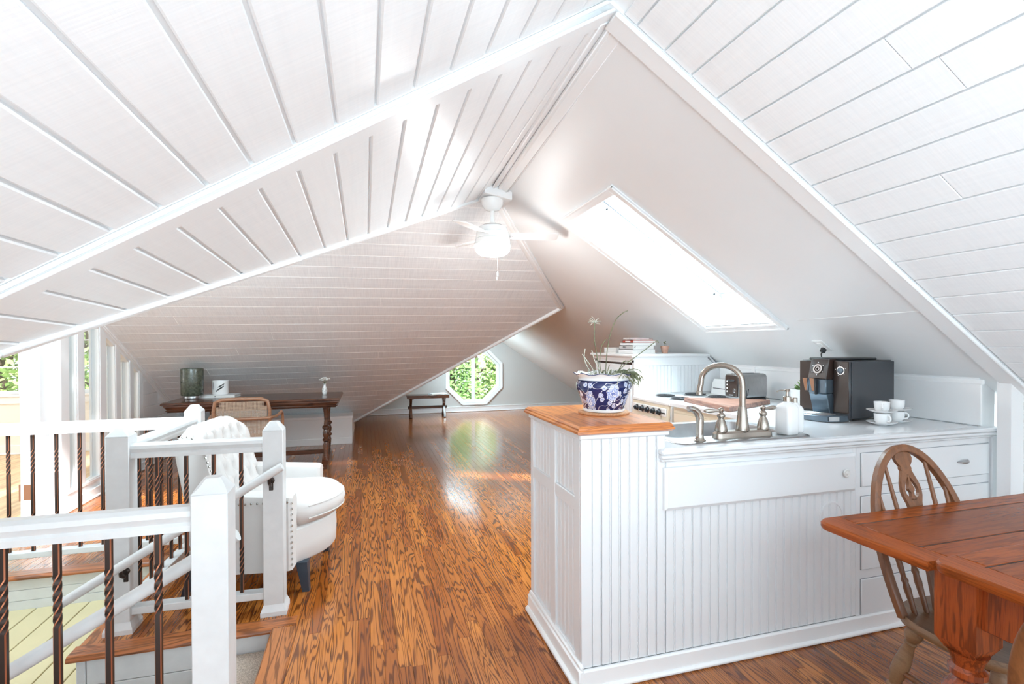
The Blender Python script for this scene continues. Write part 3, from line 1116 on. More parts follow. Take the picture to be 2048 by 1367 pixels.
# left wall of the room: solid boards beyond the glazed partition
g = G()
g.box(-2.52, -2.41, 6.55, 8.6, 0, 1.2)
wl = tag(struct('wall_left', g, 'white', None), 'white board wall left of the desk')
for i in range(7):
    z0 = 0.10 + i * 0.145
    g = G()
    g.box(-2.41, -2.398, 6.60, 7.30 if i % 2 else 7.02, z0 + .002, z0 + .143, .003)
    o = part('board', g, 'white', wl)
    g = G()
    g.box(-2.41, -2.398, 7.302 if i % 2 else 7.022, 8.5, z0 + .002, z0 + .143, .003)
    o = part('board', g, 'white', wl)
wall('wall_side_room_left', -7.3, -7.2, 3.3, 8.0, -.05, 2.7, 'cream_wall')
wall('wall_side_room_near', -7.3, -2.65, 3.2, 3.3, -.05, 2.7, 'cream_wall')
wall('wall_stair_left', -2.75, -2.65, -2.9, 4.35, -2.6, 1.6, 'white')
# gable behind the viewer: piers left and right of its big window
g = G()
g.box(-2.7, -1.75, -3.0, -2.88, -.05, 2.8)
g.box(2.95, 3.4, -3.0, -2.88, -.05, 2.8)
g.box(-1.75, 2.95, -3.0, -2.88, -.05, .3)
g.box(-1.75, 2.95, -3.0, -2.88, 2.4, 2.9)
struct('wall_back', g, 'white', None)

# ------------------------------------------------------------------ side room beyond the partition
YR = 7.92
rooms = []
WIN = [(-4.95, -4.225, .765, 1.75, None), (-3.98, -3.245, .765, 1.75, (0.33, 0.75))]
g = G()
zt = 2.6
xs0, xs1 = -7.2, -2.52
# wall with two openings
g.box(xs0, WIN[0][0], YR, YR + .14, -.05, zt)
g.box(WIN[0][1], WIN[1][0], YR, YR + .14, -.05, zt)
g.box(WIN[1][1], xs1, YR, YR + .14, -.05, zt)
for w in WIN:
    g.box(w[0], w[1], YR, YR + .14, -.05, w[2])
    g.box(w[0], w[1], YR, YR + .14, w[3], zt)
c0, c1 = WIN[1][4]
g.slab([V(WIN[1][1] - c0, YR, WIN[1][3]), V(WIN[1][1], YR, WIN[1][3]), V(WIN[1][1], YR, WIN[1][3] - c1)], V(0, .14, 0))
tag(struct('wall_side_room', g, 'cream_wall', None), 'cream wall of the side room with two garden windows')
for i, w in enumerate(WIN):
    o = tag(bpy.data.objects.new('window_%d' % (3 + i), None), ['white sash window nearest the left edge of the photo', 'white window with a slanted corner behind the glazed partition'][i], kind='structure')
    COL.objects.link(o)
    o.location = (w[0], YR, w[2])
    x0, x1, z0, z1, ch = w
    g = G()
    for a, b in ((x0 - .10, x0), (x1, x1 + .10)):
        g.box(a, b, YR - .022, YR, z0, z1 + .1 if (ch is None or a < x1) else z1 - ch[1], .004)
        g.box(a, a + .02, YR - .032, YR, z0, z1 + .1 if (ch is None or a < x1) else z1 - ch[1], .004)
    g.box(x0, x1, YR - .022, YR, z1, z1 + .1, .004)
    part('casing', g, 'trim', o, True)
    g = G()
    g.box(x0 - .13, x1 + .13, YR - .06, YR + .02, z0 - .03, z0, .006)
    g.box(x0 - .09, x1 + .09, YR - .03, YR, z0 - .12, z0 - .03, .005)
    part('sill', g, 'trim', o, True)
    g = G()
    for a, b in ((x0, x0 + .04), (x1 - .04, x1)):
        g.box(a, b, YR + .04, YR + .09, z0, z1, .004)
    for zz in (z0 + .02, z0 + .345, z0 + .69, z1 - .02):
        g.box(x0, x1, YR + .045, YR + .085, zz - (.02 if zz in (z0 + .02, z1 - .02) else .008), zz + (.02 if zz in (z0 + .02, z1 - .02) else .008), .003)
    part('sash', g, 'trim', o, True)
    zz = [z0 + .03, z0 + .345, z0 + .69, z1 - .03]
    for za, zb in zip(zz, zz[1:]):
        g = G()
        g.box(x0 + .03, x1 - .03, YR + .062, YR + .067, za, zb)
        part('pane', g, 'glaze', o, True, None)
g = G()
g.box(xs0, xs1, YR - .016, YR, 0, .12, .005)
g.box(xs0, xs1, YR - .026, YR, 0, .02, .005)
struct('baseboard_side_room', g, 'trim')
wall('ceiling', xs0, -2.5, 3.2, YR + .1, zt, zt + .08, 'white', 'side room ceiling').name = 'ceiling'

# ------------------------------------------------------------------ glazed partition
PX0, PX1 = -2.475, -2.385
pt = tag(bpy.data.objects.new('wall_partition', None), 'white post-and-glass partition beside the desk', kind='structure')
COL.objects.link(pt)
pt.location = (PX1, 5, 0)


def top_at(y, x=PX1):
    return min(zC(x, y), zN(x, y)) - .02


posts = [(4.87, 4.98, -2.60, -2.47), (4.98, 5.10, -2.50, -2.385), (5.235, 5.345, PX0, PX1), (5.62, 5.735, PX0, PX1), (5.93, 6.03, PX0, PX1), (6.24, 6.33, PX0, PX1), (6.47, 6.56, PX0, PX1)]
for y0, y1, xa, xb in posts:
    g = G()
    t0, t1 = top_at(y0), top_at(y1)
    tt = 2.3 if y1 < 5.0 else None
    pts = [V(xb, y0, .0), V(xb, y1, .0), V(xb, y1, t1), V(xb, y0, t0)]
    g.slab(pts, V(xa - xb, 0, 0), .004)
    part('post', g, 'white', pt, True)
edges = [(5.10, 5.235), (5.345, 5.62), (5.735, 5.93), (6.03, 6.24), (6.33, 6.47)]
for y0, y1 in edges:
    g = G()                                                # glazing stops
    t0, t1 = top_at(y0) - .03, top_at(y1) - .03
    for yy, tt, d in ((y0, t0, 1), (y1, t1, -1)):
        g.box(-2.41, -2.39, yy, yy + d * .014, .16, tt, .003)
        g.box(-2.47, -2.45, yy, yy + d * .014, .16, tt, .003)
    g.obox(V(-2.40, y0, .165), V(-2.40, y1, .165), .03, .02, (0, 0, 1), .003)
    g.obox(V(-2.43, y0, t0 + .01), V(-2.43, y1, t1 + .01), .08, .03, (0, 0, 1), .003)
    part('glazing_bead', g, 'trim', pt, True)
    g = G()
    g.slab([V(-2.43, y0, .15), V(-2.43, y1, .15), V(-2.43, y1, t1), V(-2.43, y0, t0)], V(.005, 0, 0))
    part('pane', g, 'glazed_side', pt, True, None)
g = G()
g.box(PX0, PX1 - .01, 5.05, 6.52, 0, .15, .003)
g.box(PX0, PX1 + .006, 5.05, 6.52, .14, .165, .004)
part('bottom_rail', g, 'white', pt, True)
g = G()
g.box(PX1 + .001, PX1 + .018, 4.972, 7.42, 0, .09, .004)
g.box(PX1 + .001, PX1 + .028, 4.974, 7.42, 0, .02, .005)
struct('baseboard_left', g, 'trim')
g = G()
g.box(-2.606, -2.600, 4.885, 4.965, .17, .29, .002)
for z_ in (.19, .23, .27):
    g.lathe([(0.006, 0), (0.006, .003), (0, .004)], (-2.606, 4.925, z_), 8, (-1, 0, 0))
g.box(-2.58, -2.52, 4.864, 4.87, .17, .29, .002)
g.tube([(-2.604, 4.866, .165), (-2.604, 4.866, .295)], .006, 8)
part('hinge', g, 'brass', pt, True, label='brown metal door hinge leaf')

# ------------------------------------------------------------------ floors
# outline: main floor minus the stair opening
XS, YS0, YS1, XN, YN = -0.43, 1.76, 2.68, -1.26, 3.72       # stair edge, near/far side, nosing corner, far nosing
rects = [(-.43, 3.32, -2.9, 5.25), (-2.62, -.43, -2.9, YS0), (XN + .04, -.43, YS1 + .04, 5.25), (-2.46, XN + .04, YN + .04, 5.25), (-2.46, 4.7, 5.25, 10.3)]
g = G()
for x0, x1, y0, y1 in rects:
    g.box(x0, x1, y0, y1, -.20, -.014)
floor = tag(struct('floor', g, 'oakY', None), 'glossy reddish oak strip floor')


def inside(x, y):
    return any(a <= x <= b and c <= y <= d for a, b, c, d in rects)


PW = 0.0573
planks = []
nx = int((4.7 + 2.62) / PW) + 1
for i in range(nx):
    xa = -2.62 + i * PW
    xb = xa + PW
    xm = (xa + xb) / 2
    # y intervals of this column
    iv = []
    for a, b, c, d in rects:
        if a - .001 <= xm <= b + .001:
            iv.append([c, d])
    iv.sort()
    mg = []
    for a, b in iv:
        if mg and a <= mg[-1][1] + 1e-4:
            mg[-1][1] = max(mg[-1][1], b)
        else:
            mg.append([a, b])
    for a, b in mg:
        y = a
        if b > 1.0 and a < 0.8:
            y = a
        first = True
        while y < b - 1e-4:
            L = random.uniform(0.45, 1.55) * (random.uniform(.3, 1) if first else 1)
            first = False
            ye = min(b, y + L)
            if b - ye < .2:
                ye = b
            planks.append((xa, xb, y, ye))
            y = ye


def seen(p):
    xa, xb, y0, y1 = p
    xm = (xa + xb) / 2
    if y1 < 1.25:
        return False
    if xm > 0.84 and y0 > 1.80 and y1 < 5.4:
        return False
    if xm > 2.75 or xm < -2.5:
        return False
    # in the frame, roughly
    ym = max(y0, 1.3)
    zc = 0.278 * xm + 0.9605 * (y0 + y1) / 2
    xc = 0.9605 * xm - 0.278 * (y0 + y1) / 2
    if zc < .3 or abs(xc / zc) > 1.15:
        return False
    if xm < -.45 and y1 < 2.6:
        return False
    return True


def plank_score(p):
    d = math.hypot((p[0] + p[1]) / 2, (max(p[2], 1.3) + p[3]) / 2)
    return d if seen(p) else 1000 + d


planks.sort(key=plank_score)


def plank_geo(g, p):
    xa, xb, y0, y1 = p
    e = .0004
    g.slab([V(xa + e, y0 + e, 0), V(xb - e, y0 + e, 0), V(xb - e, y1 - e, 0), V(xa + e, y1 - e, 0)], V(0, 0, -.013), .0009)


for p in planks[:300]:
    g = G()
    plank_geo(g, p)
    o = finish('plank', g, 'floor', None)
    rndattr(o)
    o.parent = floor
g = G()
cnt = []
for p in planks[300:]:
    n0 = len(g.bm.verts)
    plank_geo(g, p)
    cnt.append((len(g.bm.verts) - n0, random.random()))
o = finish('planks', g, 'floor', None)
at = o.data.attributes.new('rnd', 'FLOAT', 'POINT')
i = 0
for c_, r_ in cnt:
    for _ in range(c_):
        at.data[i].value = r_
        i += 1
o.parent = floor
o['kind'] = 'stuff'
# pale floor of the side room
g = G()
cnt = []
i = 0
x = -7.2
while x < -2.47:
    y = 3.5 + random.random() * .5
    while y < YR:
        L = random.uniform(.6, 1.8)
        n0 = len(g.bm.verts)
        ye = min(YR, y + L)
        g.slab([V(x, y, 0), V(min(x + .0573, -2.465), y, 0), V(min(x + .0573, -2.465), ye - .0008, 0), V(x, ye - .0008, 0)], V(0, 0, -.013), .0006)
        cnt.append((len(g.bm.verts) - n0, random.random()))
        y = ye
    x += .0581
g2 = G()
g2.box(-7.2, -2.465, 3.4, YR + .1, -.2, -.014)
fs = tag(struct('floor', g2, 'cream_wall', None), 'pale strip floor of the side room')
o = finish('planks', g, 'maple', None)
at = o.data.attributes.new('rnd', 'FLOAT', 'POINT')
i = 0
for c_, r_ in cnt:
    for _ in range(c_):
        at.data[i].value = r_
        i += 1
o.parent = fs
o['kind'] = 'stuff'
g = G()
g.box(-2.53, -2.455, 3.8, 4.98, -.01, .010, .005)
g.box(-2.60, -2.38, 4.86, 5.10, -.01, .012, .004)
tag(struct('trim_21', g, 'oakY'), 'oak threshold strip at the partition post')

# oak nosings round the stair opening
g = G()


def nosing(g, a, b, w, inward):
    """a..b is the outer (opening) edge; inward points onto the floor"""
    a, b, inw = Vector(a), Vector(b), Vector(inward)
    prof = [(0.0, -.016), (.004, -.026), (.014, -.030), (w, -.030), (w, .0012), (.012, .0012), (.003, -.006)]
    R_ = []
    for p in (a, b):
        R_.append([p + inw * u + V(0, 0, w_) for u, w_ in prof])
    g.rings(R_)


nosing(g, (XS + .09, YS1, 0), (XN - .02, YS1, 0), .095, (0, 1, 0))
nx_ = struct('trim_22', g, 'oakX')
tag(nx_, 'oak nosing along the far edge of the stair opening')
g = G()
nosing(g, (XN - .02, YS1 + .0955, 0), (XN - .02, YN + .09, 0), .095, (1, 0, 0))
tag(struct('trim_23', g, 'oakY'), 'oak nosing along the left edge of the floor stub')
g = G()
nosing(g, (XN - .022, YN, 0), (-2.6, YN, 0), .095, (0, 1, 0))
tag(struct('trim_24', g, 'oakX'), 'oak nosing below the back railing')
g = G()
nosing(g, (XS - .02, YS0, 0), (XS - .02, YS1 - .0005, 0), .11, (1, 0, 0))
tag(struct('trim_25', g, 'oakY'), 'oak nosing at the head of the stairs')

# walls of the stair opening: boarded
ws = tag(bpy.data.objects.new('wall_stair_far', None), 'white boarded wall below the oak nosing of the stair', kind='structure')
COL.objects.link(ws)
ws.location = (XN, YS1 + .03, -.5)
for i in range(6):
    za, zb = -.028 - .125 * i, -.028 - .125 * (i + 1)
    g = G()
    g.box(XN + .045, XS, YS1 + .028, YS1 + .05, za - .001, zb + .002, .003)
    part('board', g, 'rail', ws, True)
g = G()
g.box(XN + .008, XN + .043, YS1 + .024, YS1 + .055, -.8, -.028, .004)
part('corner_board', g, 'rail', ws, True)
g = G()
g.box(XN + .012, XN + .05, YS1 + .055, YN + .06, -.9, -.028)
part('side_face', g, 'rail', ws, True)
wf = tag(bpy.data.objects.new('wall_stair_back', None), 'white boards below the far oak nosing', kind='structure')
COL.objects.link(wf)
wf.location = (-2, YN, -.1)
for i in range(3):
    za = -.028 - .066 * i
    g = G()
    g.box(-2.65, XN + .03, YN + .028, YN + .05, za - .001, za - .0655, .002)
    part('board', g, 'rail', wf, True)
# cream plank deck over the lower stair
fd = tag(bpy.data.objects.new('floor', None), 'cream painted plank deck below the railing', kind='structure')
COL.objects.link(fd)
fd.location = (-1.9, 3.2, -.22)
x = XN + .012
i = 0
while x > -2.64:
    g = G()
    g.box(x - .133, x - .003, 2.66, YN + .03, -.235, -.212, .003)
    part('plank', g, 'cream_deck', fd, True)
    x -= .136
    i += 1
# carpeted steps going down to the left
st = tag(bpy.data.objects.new('floor', None), 'carpeted stair going down to the left', kind='structure')
COL.objects.link(st)
st.location = (-.6, 2.2, -.2)
for i in range(10):
    x1 = XS - .01 - .27 * i
    z1 = -.105 - .185 * i
    g = G()
    g.box(x1 - .30, x1, YS0 + .01, YS1 + .027, z1 - .30, z1, .02)
    part('tread', g, 'carpet', st, True)
g = G()
g.box(-2.7, XS + .05, YS0 - .05, YS0 - .01, -2.5, -.016)
struct('wall_stair_near', g, 'rail', None)
g = G()
g.box(-3.2, 3.4, -3, 10.4, -2.75, -2.6)
struct('floor', g, 'carpet', None)['label'] = 'carpet of the lower storey'

# ================================================================== RAILINGS
ZR0, ZR1 = 0.835, 0.905


def newel(x, y, label, ztop=0.985):
    t = thing('newel_post', label, 'post', (x, y, 0), 0, 'newel posts of the stair railing')
    h = .0485
    g = G()
    g.box(-h, h, -h, h, 0, ztop - .040, .003)
    part('shaft', g, 'rail', t)
    g = G()
    z0 = ztop - .0405
    a, b = h, .020
    R_ = [[V(sx * a, sy * a, z0) for sx, sy in ((-1, -1), (1, -1), (1, 1), (-1, 1))], [V(sx * b, sy * b, ztop) for sx, sy in ((-1, -1), (1, -1), (1, 1), (-1, 1))]]
    # chamfered corners
    def octo(r, c, z): return [V(-r + c, -r, z), V(r - c, -r, z), V(r, -r + c, z), V(r, r - c, z), V(r - c, r, z), V(-r + c, r, z), V(-r, r - c, z), V(-r, -r + c, z)]
    g.rings([octo(h, .002, z0), octo(h * .72, .010, z0 + .022), octo(.022, .008, ztop)])
    part('cap', g, 'rail', t, angle=20)
    g = G()
    q = h + .013
    g.rings([[V(-q, -q, 0), V(q, -q, 0), V(q, q, 0), V(-q, q, 0)], [V(-q, -q, .022), V(q, -q, .022), V(q, q, .022), V(-q, q, .022)], [V(-h, -h, .055), V(h, -h, .055), V(h, h, .055), V(-h, h, .055)]])
    part('plinth', g, 'rail', t, angle=20)
    return t


N1, N2, N3, N4 = (-.442, 1.712), (-.457, 2.862), (-1.140, 2.882), (-1.095, 3.822)
newel(*N1, 'white newel post nearest the viewer, at the head of the stairs')
newel(*N2, 'white newel post in front of the armchair seat, with a handrail bracket')
newel(*N3, 'white newel post at the outer corner of the oak stub')
newel(*N4, 'white newel post behind the armchair back')


def baluster_bm(z0, z1, half=.0088):
    """square iron bar with two twisted lengths; chamfered edges are copper (material 1)"""
    g = G()
    L = z1 - z0
    tw = [(.13, .33), (.66, .87)]
    zs = [0.0]
    for a, b in tw:
        zs += [a + (b - a) * i / 22 for i in range(23)]
    zs.append(1.0)
    c = .0028

    def ang(u):
        s_ = 0
        for a, b in tw:
            s_ += min(max((u - a) / (b - a), 0), 1) * 2 * math.pi * 1.25
        return s_
    R_ = []
    for u in zs:
        th = ang(u)
        h = half
        oc = [(h, -h + c), (h, h - c), (h - c, h), (-h + c, h), (-h, h - c), (-h, -h + c), (-h + c, -h), (h - c, -h)]
        ring = [V(px * math.cos(th) - py * math.sin(th), px * math.sin(th) + py * math.cos(th), z0 + u * L) for px, py in oc]
        R_.append(ring)
    vs = [[g.v(p) for p in r] for r in R_]
    for a, b in zip(vs, vs[1:]):
        for i in range(8):
            g.f([a[i], a[(i + 1) % 8], b[(i + 1) % 8], b[i]], 1 if i % 2 == 1 else 0)
    return g


def railing(a, b, label, spots, shoe_z, along):
    """straight railing from post centre a to post centre b"""
    ax, ay = a
    bx, by = b
    d = Vector((bx - ax, by - ay, 0)).normalized()
    A, B = Vector((ax, ay, 0)) + d * .047, Vector((bx, by, 0)) - d * .047
    t = thing('stair_railing', label, 'railing', ((ax + bx) / 2, (ay + by) / 2, 0), 0, 'stair railings')
    g = G()
    side = d.cross(V(0, 0, 1))
    prof = [(-.030, ZR0), (.030, ZR0), (.030, ZR0 + .018), (.024, ZR0 + .026), (.033, ZR0 + .045), (.030, ZR1 - .010), (.016, ZR1), (-.016, ZR1), (-.030, ZR1 - .010), (-.033, ZR0 + .045), (-.024, ZR0 + .026), (-.030, ZR0 + .018)]
    g.rings([[p + side * u + V(0, 0, w) for u, w in prof] for p in (A, B)])
    part('top_rail', g, 'rail', t, True, 20)
    g = G()
    g.obox(A + V(0, 0, shoe_z), B + V(0, 0, shoe_z), .060, .036, (0, 0, 1), .003)
    part('bottom_rail', g, 'rail', t, True)
    gb = baluster_bm(shoe_z + .017, ZR0 + .001)
    first = None
    for (px, py) in spots:
        if first is None:
            o = part('baluster', gb, ['iron', 'copper'], t, angle=30)
            first = o
        else:
            o = bpy.data.objects.new('baluster', first.data)
            COL.objects.link(o)
            o.parent = t
        o.location = (px - t.location.x, py - t.location.y, 0)
    return t


railing((-2.55, N1[1]), N1, 'white railing with twisted iron balusters nearest the viewer', [(-.588 - .1225 * i, N1[1]) for i in range(14)], .10, 'x')
railing(N3, N2, 'short white railing with twisted balusters in front of the armchair', [(x_, 2.872) for x_ in (-.987, -.862, -.740, -.615)], .095, 'x')
railing(N3, N4, 'white railing running away beside the armchair back', [(-1.135 + .03 * (y_ - 2.9), y_) for y_ in (3.05, 3.185, 3.32, 3.455, 3.59, 3.70)], .095, 'y')
railing((-2.62, N4[1]), N4, 'back white railing in front of the glazed partition', [(-1.25 - .1215 * i, N4[1]) for i in range(12)], .095, 'x')


def handrail(a, b, label, br, wally):
    t = thing('handrail', label, 'handrail', a)
    a, b = Vector(a), Vector(b)
    g = G()
    g.tube([a, b], .0215, 16)
    part('rail', g, 'rail', t, True)
    d = (b - a).normalized()
    for u in br:
        p = a + d * u
        g = G()
        sgn = 1 if wally > p.y else -1
        g.lathe([(.017, 0), (.017, .006), (.010, .012), (0, .012)], V(p.x, wally, p.z - .045), 12, (0, -sgn, 0))
        g.tube([V(p.x, wally - sgn * .006, p.z - .060), V(p.x, wally - sgn * .02, p.z - .066), V(p.x, p.y + sgn * .004, p.z - .045), V(p.x, p.y, p.z - .016)], [.006, .008, .008, .009], 8)
        g.obox(p + V(0, 0, -.020) - d * .022, p + V(0, 0, -.020) + d * .022, .014, .006, (0, 0, 1), .001)
        g.box(p.x - .010, p.x + .010, wally - sgn * .001, wally - sgn * .007, p.z - .095, p.z - .035, .002)
        part('bracket', g, 'iron', t, True)
    return t


handrail((-.405, 2.755, .772), (-1.335, 2.755, .210), 'round white handrail on the far side of the stairs', [.07, .81], N2[1] - .0485)
handrail((-.400, 1.805, .772), (-2.2, 1.805, -.245), 'round white handrail on the near side of the stairs', [.08, 1.0], N1[1] + .0485)

# ================================================================== ARMCHAIR
AC = thing('armchair', 'cream tufted armchair with nailhead trim and a dark tapered leg', 'armchair', (-.56, 3.36, 0), R(-7))
# local: faces +x, near side is -y


def catmull(pts, n_):
    out_ = []
    for i in range(len(pts) - 1):
        p0, p1, p2, p3 = pts[max(i - 1, 0)], pts[i], pts[i + 1], pts[min(i + 2, len(pts) - 1)]
        for j in range(n_):
            f_ = j / n_
            out_.append(tuple(.5 * ((2 * b) + (-a + c) * f_ + (2 * a - 5 * b + 4 * c - d) * f_ ** 2 + (-a + 3 * b - 3 * c + d) * f_ ** 3) for a, b, c, d in zip(p0, p1, p2, p3)))
    out_.append(tuple(pts[-1]))
    return out_


front_ = catmull([(-.10, .38), (-.135, .50), (-.185, .64), (-.232, .77), (-.245, .845), (-.275, .905), (-.325, .935), (-.38, .920), (-.412, .872)], 8)
rear_ = catmull([(-.412, .872), (-.405, .80), (-.375, .66), (-.325, .42), (-.285, .17)], 4)
prof_ = front_ + rear_[1:] + [(-.10, .17)]
nf = len(front_)
arc = [0.0]
for (xa, za), (xb, zb) in zip(prof_, prof_[1:]):
    arc.append(arc[-1] + math.hypot(xb - xa, zb - za))
g = G()
R_ = []
ns = 56
for i in range(ns + 1):
    v_ = -1 + 2 * i / ns
    y_ = .335 * v_
    edge = max(0, (abs(v_) - .86) / .14)
    drop = .050 * max(0, (abs(v_) - .45) / .55) ** 2
    ring_ = []
    for k_, (x_, z_) in enumerate(prof_):
        up_ = max(0, (z_ - .45) / .48)
        zz_ = z_ - drop * up_
        xx_ = x_ + .030 * max(0, abs(v_) - .5) ** 2 * 4 * up_       # wings curl forward a little
        # soft ends
        sh = 1 - .16 * edge ** 2
        xx_ = -.25 + (xx_ + .25) * (sh if z_ > .4 else 1)
        zz_ = zz_ - .018 * edge ** 2 * up_
        if k_ < nf and 2 < k_:
            kk = min(k_ + 1, len(prof_) - 1)
            tx, tz = prof_[kk][0] - prof_[k_ - 1][0], prof_[kk][1] - prof_[k_ - 1][1]
            L_ = math.hypot(tx, tz)
            nx2, nz2 = tz / L_, -tx / L_
            if nx2 * .5 + nz2 * .2 < 0 and k_ < nf - 14:
                nx2, nz2 = -nx2, -nz2
            a_ = y_ / .118 + .5
            b_ = arc[k_] / .098
            row = round(b_)
            off = .5 if row % 2 else 0
            cx_ = round(a_ - off) + off
            r2 = ((a_ - cx_) / .26) ** 2 + ((b_ - row) / .26) ** 2
            s1 = abs(math.sin(math.pi * (a_ + b_ / 2)))
            s2 = abs(math.sin(math.pi * (a_ - b_ / 2)))
            fade = min(1, k_ / 8) * min(1, max(0, (nf - k_) / 8)) * (1 - edge)
            t_ = -(.030 * math.exp(-r2) + .013 * math.exp(-(min(s1, s2) / .20) ** 2)) * fade
            xx_ += nx2 * t_
            zz_ += nz2 * t_
        ring_.append(V(xx_, y_, zz_))
    R_.append(ring_)
g.rings(R_)
back = part('back', g, 'fabric', AC, angle=60)
for s_ in (-1, 1):                                      # padded arms
    g = G()
    R_ = []
    y_ = s_ * .345
    for x_, hz, wd_ in ((-.26, .600, .060), (.02, .582, .066), (.16, .574, .066), (.21, .570, .064), (.226, .562, .050)):
        ring_ = []
        for a, b in ((-1, .17), (1, .17), (1, hz - .035), (.86, hz - .010), (.5, hz), (-.5, hz), (-.86, hz - .010), (-1, hz - .035)):
            ring_.append(V(x_, y_ + a * wd_, b))
        R_.append(ring_)
    g.rings(R_)
    part('arm', g, 'fabric', AC, angle=35)
g = G()                                                # bowed seat base


def bow(y_, x0, dx): return x0 + dx * (1 - (y_ / .34) ** 2)


def bowed(g, z0, z1, x0, dx, xb, wy, rnd_=.02, crown=0.0):
    ys_ = [wy * (-1 + 2 * i / 20) for i in range(21)]
    def ring(z, ins):
        front = [V(bow(y_, x0, dx) - ins, y_ * (1 - ins / wy), z + crown * (1 - (y_ / wy) ** 2)) for y_ in ys_]
        return front + [V(xb + ins, wy - ins, z), V(xb + ins, -wy + ins, z)]
    g.rings([ring(z0, rnd_), ring(z0 + rnd_, rnd_ * .3), ring((z0 + z1) / 2, 0), ring(z1 - rnd_, rnd_ * .3), ring(z1, rnd_ * 1.3)])


bowed(g, .165, .365, .205, .175, -.30, .335, .012)
part('seat_base', g, 'fabric', AC, angle=40)
g = G()
bowed(g, .365, .505, .235, .20, -.27, .300, .034, .012)
cu = part('seat_cushion', g, 'fabric', AC, angle=60)
g = G()
for z_ in (.405, .475):
    g.tube([V(bow(.285 * (-1 + 2 * i / 24), .235, .20) - .009, .285 * (-1 + 2 * i / 24), z_) for i in range(25)], .004, 6)
sub('piping', g, 'fabric', cu)
g = G()
for s_ in (-1, 1):
    for i in range(13):
        g.ball((.205 - i * .03, s_ * .412, .540 - .0 * i), .0065, 6)
    for i in range(12):
        g.ball((.224, s_ * .398, .530 - i * .030), .0065, 6)
for i in range(12):
    u = i / 11
    g.ball((-.235 + .10 * u, -.338, .80 - .26 * u), .0065, 6)
for i in range(9):
    a_ = R(40 + 20 * i)
    g.ball((-.33 + .070 * math.cos(a_), -.330, .835 + .055 * math.sin(a_)), .0060, 6)
part('nailhead_trim', g, 'nail', AC, label='silver nailheads')['kind'] = 'stuff'
for lx, ly in ((.25, -.28), (.25, .28), (-.30, -.28), (-.30, .28)):
    g = G()
    a, b = .030, .018
    dx = .02 if lx > 0 else -.06
    g.rings([[V(lx + sx * a, ly + sy * a, .17) for sx, sy in ((-1, -1), (1, -1), (1, 1), (-1, 1))], [V(lx + dx + sx * b, ly + sy * b, 0) for sx, sy in ((-1, -1), (1, -1), (1, 1), (-1, 1))]])
    part('leg', g, 'navy', AC)

# ================================================================== DESK AND WHAT STANDS ON IT
DX0, DX1, DY0, DY1, DZ = -2.02, -0.275, 5.955, 6.78, 0.79
dk = thing('writing_desk', 'long dark walnut desk with a moulded edge and turned legs', 'desk', ((DX0 + DX1) / 2, (DY0 + DY1) / 2, 0))
g = G()
prof = [(0.0, DZ - .026), (.004, DZ - .006), (.014, DZ), ]


def dring(ins, z): return [V(DX0 + ins, DY0 + ins, z), V(DX1 - ins, DY0 + ins, z), V(DX1 - ins, DY1 - ins, z), V(DX0 + ins, DY1 - ins, z)]


g.rings([dring(.012, DZ - .034), dring(0, DZ - .026), dring(0, DZ - .016), dring(.010, DZ - .004), dring(.05, DZ)])
part('top', g, 'desk', dk, True, 20)
g = G()
g.rings([dring(.05, DZ - .108), dring(.045, DZ - .100), dring(.030, DZ - .092), dring(.045, DZ - .080), dring(.035, DZ - .062), dring(.020, DZ - .050), dring(.020, DZ - .034)])
ap = part('moulded_apron', g, 'desk', dk, True, 20)
g = G()
nb = 110
for i in range(nb):
    x_ = DX0 + .05 + (DX1 - DX0 - .10) * (i + .5) / nb
    g.box(x_ - .0045, x_ + .0045, DY0 + .034, DY0 + .046, DZ - .108, DZ - .098, .002)
sub('beaded_edge', g, 'desk', ap)
legp = [(.040, 0), (.040, .05), (.030, .07), (.030, .10), (.024, .12), (.030, .19), (.034, .235), (.024, .27), (.040, .285), (.040, .300), (.026, .315), (.036, .345), (.038, .375), (.026, .41), (.042, .425), (.042, .445), (.024, .46), (.020, .52), (.026, .60), (.036, .66), (.036, .69)]
for lx in (DX0 + .32, DX1 - .165):
    g = G()
    for ly in (DY0 + .22, DY1 - .22):
        g.lathe([(r_, h_) for r_, h_ in legp], (lx, ly, 0), 14)
    part('leg', g, 'desk', dk, True)
    g = G()
    g.rings([[V(lx + sx * w_, yy, z_) for sx, z_ in ((-1, 0), (1, 0), (1, h_), (-1, h_))] for yy, w_, h_ in ((DY0 + .02, .022, .035), (DY0 + .06, .036, .06), (DY0 + .22, .040, .11), (DY1 - .22, .040, .11), (DY1 - .06, .036, .06), (DY1 - .02, .022, .035))])
    part('foot', g, 'desk', dk, True, 30)
g = G()
g.box(DX0 + .32, DX1 - .165, 6.34, 6.39, .10, .15, .006)
part('stretcher', g, 'desk', dk, True)

t = thing('hurricane_lamp', 'dark green ribbed glass lantern on a silver base, on the desk', 'lamp', (-1.835, 6.33, DZ))
g = G()
g.lathe([(.078, 0), (.080, .004), (.080, .034), (.076, .040), (0, .040)], (0, 0, 0), 28)
part('base', g, 'steel', t)
g = G()
ribs = 40
R_ = []
for h_, r_ in ((.040, .100), (.046, .106), (.20, .107), (.325, .107), (.335, .104), (.335, .098), (.30, .098)):
    R_.append([V((r_ + .003 * (k_ % 2)) * math.cos(2 * math.pi * k_ / 80), (r_ + .003 * (k_ % 2)) * math.sin(2 * math.pi * k_ / 80), h_) for k_ in range(80)])
g.rings(R_)
part('glass_shade', g, 'glassgreen', t, angle=60)
bk = thing('book', 'flat white book under the black and white jar on the desk', 'book', (-1.60, 6.50, DZ), R(-4))
g = G()
g.box(-.185, .185, -.11, .11, 0, .004)
g.box(-.185, .185, -.11, .11, .024, .028)
